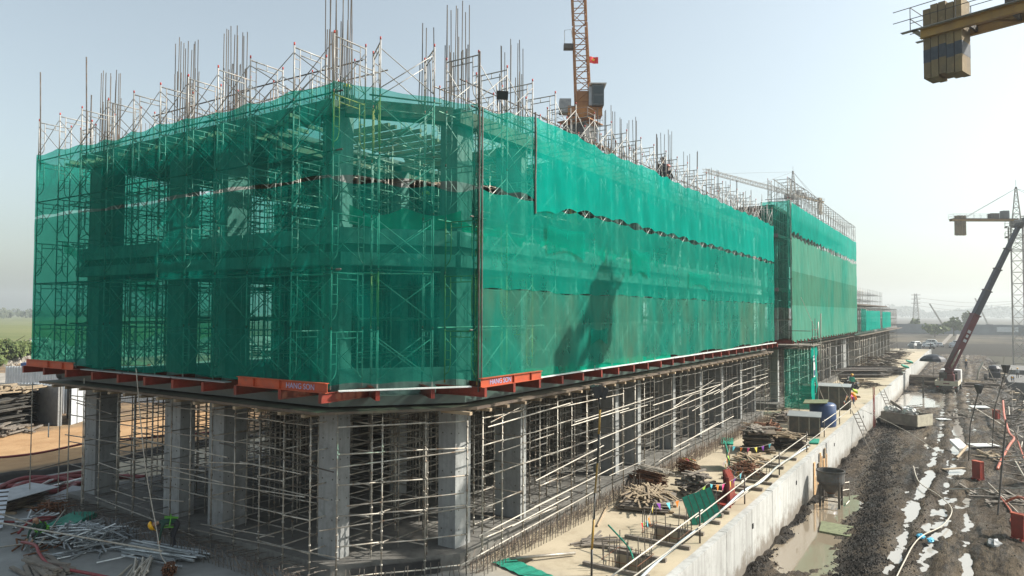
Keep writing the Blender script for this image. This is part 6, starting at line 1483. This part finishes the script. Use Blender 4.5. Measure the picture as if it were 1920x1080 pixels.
# cars beyond the deck
def car(label, c, rz, kind, matn):
    T = thing('parked_car', label, 'car', (c[0], c[1], -2.95), rz, 'white cars parked beyond the end of the track')
    L, Wd, H1, H2 = (4.6, 1.85, .95, 1.75) if kind == 'suv' else (4.4, 1.8, .8, 1.42)
    prof = [(-L/2, .35), (L/2, .35), (L/2, H1*.85), (L/2-.9, H1), (L/2-1.6, H2*.97), (-L/2+.7, H2), (-L/2+.1, H1*1.05)]
    if kind == 'pickup': prof = [(-L/2, .35), (L/2, .35), (L/2, H1*.9), (L/2-1.1, H1), (L/2-1.7, H2), (-.3, H2), (-.6, H1*1.05), (-L/2, H1*1.05)]
    bb = bpy.data.objects.new('body', None); b = MB()
    k = len(b.v); n = len(prof)
    for s_, ins in ((-1, 0), (1, 0)):
        for (x, z) in prof: b.v.append((x, s_*(Wd/2-(.14 if z > H1*1.06 else 0)), z))
    b.f.append(tuple(range(n))); b.mi.append(0); b.f.append(tuple(reversed(range(n, 2*n)))); b.mi.append(0)
    for i in range(n): j = (i+1) % n; b.f.append((i, n+i, n+j, j)); b.mi.append(0)
    o = b.build('body', matn, T, world=False); bv = o.modifiers.new('bevel', 'BEVEL'); bv.width = .07; bv.segments = 2
    x0, x1 = (-L/2+.75, L/2-1.55) if kind != 'pickup' else (-.25, L/2-1.75)
    for s_ in (-1, 1):
        xm = (x0+x1)/2
        for (a, b_) in ((x0+.1, xm-.05), (xm+.05, x1)): MB().box(a, b_, s_*(Wd/2-.07)-.012, s_*(Wd/2-.07)+.012, H1+.08, H2-.15).build('side_window', 'glass', T, world=False)
    MB().obox((L/2-1.22, 0, (H1+H2)/2), (.30, 0, -(H2-H1)*.40), (0, Wd/2-.25, 0), (.02, 0, .02)).build('windscreen', 'glass', T, world=False)
    MB().obox((x0-.28 if kind != 'pickup' else -.42, 0, (H1+H2)/2+.03), (.13, 0, (H2-H1)*.33), (0, Wd/2-.25, 0), (-.02, 0, .01)).build('rear_window', 'glass', T, world=False)
    for x in (-L/2+.85, L/2-.85):
        for s_ in (-1, 1): w_ = MB().tube((x, s_*(Wd/2-.2), .35), (x, s_*(Wd/2+.02), .35), .35, 16).build('wheel', 'rubber', T, world=False); MB().tube((x, s_*(Wd/2-.1), .35), (x, s_*(Wd/2+.035), .35), .19, 10).build('rim', 'silver', w_, world=False)
    for s_ in (-1, 1): MB().box(L/2-.02, L/2+.02, s_*.65-.16, s_*.65+.16, .62, .78).build('headlight', 'silver', T, world=False); MB().box(-L/2-.02, -L/2+.02, s_*.7-.12, s_*.7+.12, .7, .9).build('tail_light', 'redpaint', T, world=False)
for a in [('white car partly behind the pale blocks, leftmost of the parked cars', (262, 15.3), 2.6, 'suv', 'white'), ('low white sedan parked side on in front, second from the left', (258, 11.6), 1.9, 'car', 'white'), ('tall white van like car parked behind the white sedan', (285, 12.0), 1.6, 'suv', 'white'),
          ('silver pickup seen from behind, in the middle of the parked cars', (265, 8.6), .2, 'pickup', 'silver'), ('silver car at the right end of the parked cars', (262, 4.9), .1, 'suv', 'silver'), ('white car peeping out behind the rightmost silver one', (282, 4.0), .6, 'suv', 'white')]: car(*a)
# track ruts and bright soil patches far away
for k, (y0, y1) in enumerate(((7.8, 9.2), (3.6, 5.0))):
    b = MB(); b.quad((290, y0, -2.94), (290, y1, -2.94), (520, y1*.6+4, -2.94), (520, y0*.6+3, -2.94)); tag(b.build('wheel_track', 'cream'), '', '') if False else b.build('dirt_track', 'timber_grey', kind='structure')

# ================================================================= PEOPLE
def person(label, loc, rz, pose, shirt, trousers, helmet='helmet', scale=1.0, vest=False, fingers=True):
    """pose: joint -> (x forward, y left, z up)"""
    T = thing('person', label, 'person', loc, rz)
    J = {k: V(v) for k, v in pose.items()}
    seq = [('pelvis', .135), ('waist', .12), ('chest', .155), ('neckb', .075), ('neck', .055), ('headb', .075), ('headc', .098), ('headt', .075)]
    vs, rad, ed = [], [], []
    def add(p, r_, par=None):
        vs.append(V(p)); rad.append(r_)
        if par is not None: ed.append((par, len(vs)-1))
        return len(vs)-1
    idx = {}; prev = None
    for k, r_ in seq: prev = idx[k] = add(J[k], r_, prev)
    bodypart = {}
    for s in 'LR':
        h = add(J['hip'+s], .10, idx['pelvis']); k = add(J['knee'+s], .068, h); a = add(J['ankle'+s], .048, k); he = add(J['toe'+s], .04, a)
        sh = add(J['sh'+s], .068, idx['chest']); e = add(J['el'+s], .043, sh); w_ = add(J['wr'+s], .031, e)
        d = (J['wr'+s]-J['el'+s]).normalized(); side = d.cross(V((0, 1, 0))).normalized() if abs(d.y) < .9 else V((1, 0, 0)); hd = add(J['wr'+s]+d*.07, .034, w_)
        if fingers:
            for q in range(4):
                f0 = add(J['wr'+s]+d*.12+side*(.028*(q-1.5)), .010, hd); f1 = add(J['wr'+s]+d*(.165-.008*abs(q-1.3))+side*(.032*(q-1.5))+V((0, 0, -.008)), .009, f0)
            t0 = add(J['wr'+s]+d*.08+side*.055, .011, hd)
    me = bpy.data.meshes.new('body'); me.from_pydata([tuple(v) for v in vs], ed, [])
    o = bpy.data.objects.new('tmp', me); COL.objects.link(o); sk = o.modifiers.new('s', 'SKIN'); sk.use_smooth_shade = True
    for i, sv in enumerate(me.skin_vertices[0].data): sv.radius = (rad[i], rad[i]); sv.use_root = (i == 0)
    o.modifiers.new('u', 'SUBSURF').levels = 1
    o.modifiers['u'].render_levels = 1
    dg = bpy.context.evaluated_depsgraph_get(); nm = bpy.data.meshes.new_from_object(o.evaluated_get(dg)); bpy.data.objects.remove(o)
    nm.name = 'body'; nm.materials.clear()
    for m_ in (shirt, trousers, 'skin', 'darkcloth'): nm.materials.append(M[m_])
    segs = []
    for (a, c) in (('pelvis', 'waist'), ('waist', 'chest'), ('chest', 'neckb'), ('chest', 'shL'), ('chest', 'shR')): segs.append((J[a], J[c], 0))
    for s in 'LR':
        segs += [(J['sh'+s], J['el'+s], 0), (J['el'+s], J['wr'+s], 0), (J['wr'+s], J['wr'+s]+(J['wr'+s]-J['el'+s]).normalized()*.16, 2), (J['pelvis'], J['hip'+s], 1), (J['hip'+s], J['knee'+s], 1), (J['knee'+s], J['ankle'+s], 1), (J['ankle'+s], J['toe'+s], 3)]
    segs += [(J['neck'], J['headt'], 2)]
    for p in nm.polygons:
        c = p.center; best = 9
        for (a, e, mi) in segs:
            ab = e-a; t = max(0, min(1, (c-a).dot(ab)/max(1e-6, ab.dot(ab)))); dd_ = (c-a-ab*t).length
            if dd_ < best: best = dd_; p.material_index = mi
        p.use_smooth = True
    bo = bpy.data.objects.new('body', nm); link(bo, T, world=False)
    hdir = (J['headt']-J['headb']).normalized(); fwd = V(pose.get('face', (1, 0, 0))); fwd = (fwd-hdir*fwd.dot(hdir)).normalized(); sd2 = hdir.cross(fwd)
    hc = J['headc']
    f = MB(); f.obox(hc+fwd*.10-hdir*.02, fwd*.018, sd2*.012, hdir*.022); f.build('nose', 'skin', T, world=False)
    for k in (-1, 1):
        MB().obox(hc+fwd*.092+sd2*.034*k+hdir*.012, fwd*.006, sd2*.012, hdir*.006).build('eye', 'black', T, world=False); MB().obox(hc+sd2*.098*k-hdir*.01, fwd*.018, sd2*.01, hdir*.028).build('ear', 'skin', T, world=False)
    MB().obox(hc+fwd*.09-hdir*.05, fwd*.005, sd2*.025, hdir*.005).build('mouth', 'redhose', T, world=False)
    if helmet:
        hb = MB(); n = 16
        ax, ay = fwd, sd2; c = hc+hdir*.035
        rings = [(.0, .155), (.06, .148), (.11, .115), (.14, .06), (.15, .0)]; k0 = len(hb.v)
        for (z, r_) in rings:
            for i in range(n): t = 2*math.pi*i/n; hb.v.append(tuple(c+ax*math.cos(t)*r_*1.08+ay*math.sin(t)*r_*.92+hdir*z))
        for a in range(len(rings)-1):
            for i in range(n): j = (i+1) % n; hb.f.append((k0+a*n+i, k0+a*n+j, k0+(a+1)*n+j, k0+(a+1)*n+i)); hb.mi.append(0)
        hb.poly([c+ax*.12+ay*.11+hdir*.005, c+ax*.22+ay*.05-hdir*.01, c+ax*.22-ay*.05-hdir*.01, c+ax*.12-ay*.11+hdir*.005])
        q = hb.build('helmet', helmet, T, world=False, smooth=True); q.modifiers.new('thickness', 'SOLIDIFY').thickness = .008
    if vest:
        for s in 'LR':
            a = J['sh'+s].lerp(J['chest'], .45); up_ = (J['chest']-J['pelvis']).normalized(); back = up_.cross(V((0, 1, 0)))*-1
            for sg in (-1, 1): MB().obox((a+J['pelvis'].lerp(J['hip'+s], .5))/2+back*.155*sg, ((a-J['pelvis'].lerp(J['hip'+s], .5))/2), (0, .017, 0), back*.012).build('vest_stripe', 'hiviz', T, world=False)
        c = J['waist'].lerp(J['chest'], .3); up_ = (J['chest']-J['pelvis']).normalized(); back = up_.cross(V((0, 1, 0)))
        MB().obox(c, back*.165, (0, .18, 0), up_*.016).build('vest_band', 'hiviz', T, world=False)
    T.scale = (scale,)*3
    return T
STAND = dict(pelvis=(0, 0, .93), waist=(0, 0, 1.08), chest=(.01, 0, 1.3), neckb=(0, 0, 1.43), neck=(.01, 0, 1.49), headb=(.02, 0, 1.55), headc=(.03, 0, 1.62), headt=(.02, 0, 1.69),
             hipL=(0, .1, .88), hipR=(0, -.1, .88), kneeL=(.03, .11, .48), kneeR=(.02, -.11, .48), ankleL=(-.02, .12, .08), ankleR=(-.02, -.12, .08), toeL=(.15, .13, .04), toeR=(.15, -.13, .04),
             shL=(0, .19, 1.38), shR=(0, -.19, 1.38), elL=(-.02, .24, 1.1), elR=(-.02, -.24, 1.1), wrL=(.08, .24, .86), wrR=(.08, -.24, .86), face=(1, 0, 0))
BEND = dict(STAND, pelvis=(-.2, 0, .95), waist=(-.05, 0, 1.02), chest=(.2, 0, 1.0), neckb=(.34, 0, .98), neck=(.40, 0, .97), headb=(.45, 0, .95), headc=(.52, 0, .92), headt=(.58, 0, .89), hipL=(-.2, .1, .89), hipR=(-.2, -.1, .89),
            kneeL=(-.08, .12, .49), kneeR=(-.04, -.12, .49), ankleL=(-.12, .13, .08), ankleR=(-.08, -.13, .08), toeL=(.06, .14, .04), toeR=(.09, -.14, .04), shL=(.24, .19, .97), shR=(.24, -.19, .97), elL=(.30, .2, .68), elR=(.28, -.2, .68), wrL=(.34, .16, .42), wrR=(.33, -.15, .42), face=(.6, 0, -.8))
WALK = dict(STAND, kneeL=(.16, .1, .5), ankleL=(.22, .1, .09), toeL=(.38, .11, .05), kneeR=(-.04, -.1, .48), ankleR=(-.26, -.1, .12), toeR=(-.12, -.11, .03), elL=(-.12, .23, 1.12), wrL=(-.02, .22, .88), elR=(.08, -.23, 1.12), wrR=(.26, -.2, .98))
CROUCH = dict(STAND, pelvis=(-.1, 0, .42), waist=(-.02, 0, .55), chest=(.12, 0, .74), neckb=(.2, 0, .85), neck=(.23, 0, .9), headb=(.26, 0, .95), headc=(.3, 0, 1.01), headt=(.33, 0, 1.07), hipL=(-.1, .1, .4), hipR=(-.1, -.1, .4), kneeL=(.28, .15, .5), kneeR=(.28, -.15, .5),
              ankleL=(.05, .13, .08), ankleR=(.05, -.13, .08), toeL=(.22, .14, .04), toeR=(.22, -.14, .04), shL=(.16, .18, .8), shR=(.16, -.18, .8), elL=(.34, .2, .6), elR=(.34, -.2, .6), wrL=(.48, .12, .4), wrR=(.48, -.12, .4), face=(.9, 0, -.4))
person('worker in yellow helmet and lime striped vest bending over the pipes, lower left', (14.25, 22.95, DZ), math.radians(148), BEND, 'darkgreen', 'darkcloth', vest=True)
person('crouching person in a lime vest half hidden by the loose pipes, far lower left', (12.2, 27.3, DZ-.1), math.radians(200), CROUCH, 'darkgreen', 'darkcloth', helmet=None, vest=True)
person('worker with yellow helmet behind the upper left net near the roof edge', (16.3, 16.9, 13.2), math.radians(200), STAND, 'darkgreen', 'darkcloth')
person('worker in yellow helmet standing behind the cut corner net on the upper floor', (18.5, 15.4, 9.9), math.radians(220), WALK, 'darkgreen', 'darkcloth')
person('dark clad worker standing on the roof scaffold beyond the long net top', (35.0, 13.3, 13.9), math.radians(200), STAND, 'darkcloth', 'darkcloth', 'darkcloth' if False else 'black')
person('worker with red helmet beside the dark one on the roof scaffold', (36.0, 13.4, 13.7), math.radians(150), WALK, 'darkcloth', 'darkcloth', 'helmetred')
person('worker in orange jacket by the rail at the second black box', (70.0, 9.0, DZ), math.radians(200), BEND, 'flag_orange', 'bluecloth')
person('worker in teal clothes beside the black pipe heap', (82.5, 10.6, DZ), math.radians(180), WALK, 'greensheet', 'darkcloth')
person('worker in dark clothes walking on the mud right of the crane truck', (158, .9, -2.72), math.radians(190), WALK, 'darkcloth', 'darkcloth', scale=1.0)
person('pale shirted worker on the far footing, left of the right crane mast', (150.5, -6.6, -3.4), math.radians(160), STAND, 'greysheet', 'darkcloth')
person('pale shirted worker on the far footing, right of the first', (152, -9.2, -3.4), math.radians(200), BEND, 'greysheet', 'darkcloth')
person('worker in the far pit beside the concrete footing', (140, -5.5, -3.4), math.radians(170), BEND, 'bluecloth', 'darkcloth')
T = thing('motorbike', 'dark motorbike parked in front of the white sedan', 'motorbike', (248, 10.0, -2.95), 1.2)
for x in (-.6, .6): MB().tube((x, -.05, .3), (x, .05, .3), .3, 14).build('wheel', 'rubber', T, world=False)
MB().obox((0, 0, .6), (.45, 0, .05), (0, .12, 0), (0, 0, .16)).build('body', 'black', T, world=False); MB().obox((-.25, 0, .82), (.35, 0, 0), (0, .12, 0), (0, 0, .05)).build('seat', 'black', T, world=False); MB().tube((.5, -.3, 1.05), (.5, .3, 1.05), .02, 6).build('handlebar', 'steel_dark', T, world=False)
person('rider in dark clothes standing at the motorbike by the white sedan', (247.6, 10.3, -2.95), 2.8, STAND, 'darkcloth', 'darkcloth', 'black', fingers=False)

# ================================================================= HAZE
HZ = MB().box(-650, 2700, -1300, 2700, -9, 70)
o = HZ.build('haze', M['water'], kind='stuff')
hm = bpy.data.materials.new('haze'); hm.use_nodes = True; t = hm.node_tree; t.nodes.clear()
out = N(t, 'OutputMaterial'); pv = N(t, 'VolumePrincipled'); pv.inputs['Color'].default_value = (.90, .95, .97, 1); pv.inputs['Density'].default_value = .00048; pv.inputs['Anisotropy'].default_value = .3
t.links.new(pv.outputs[0], out.inputs['Volume']); o.data.materials.clear(); o.data.materials.append(hm)
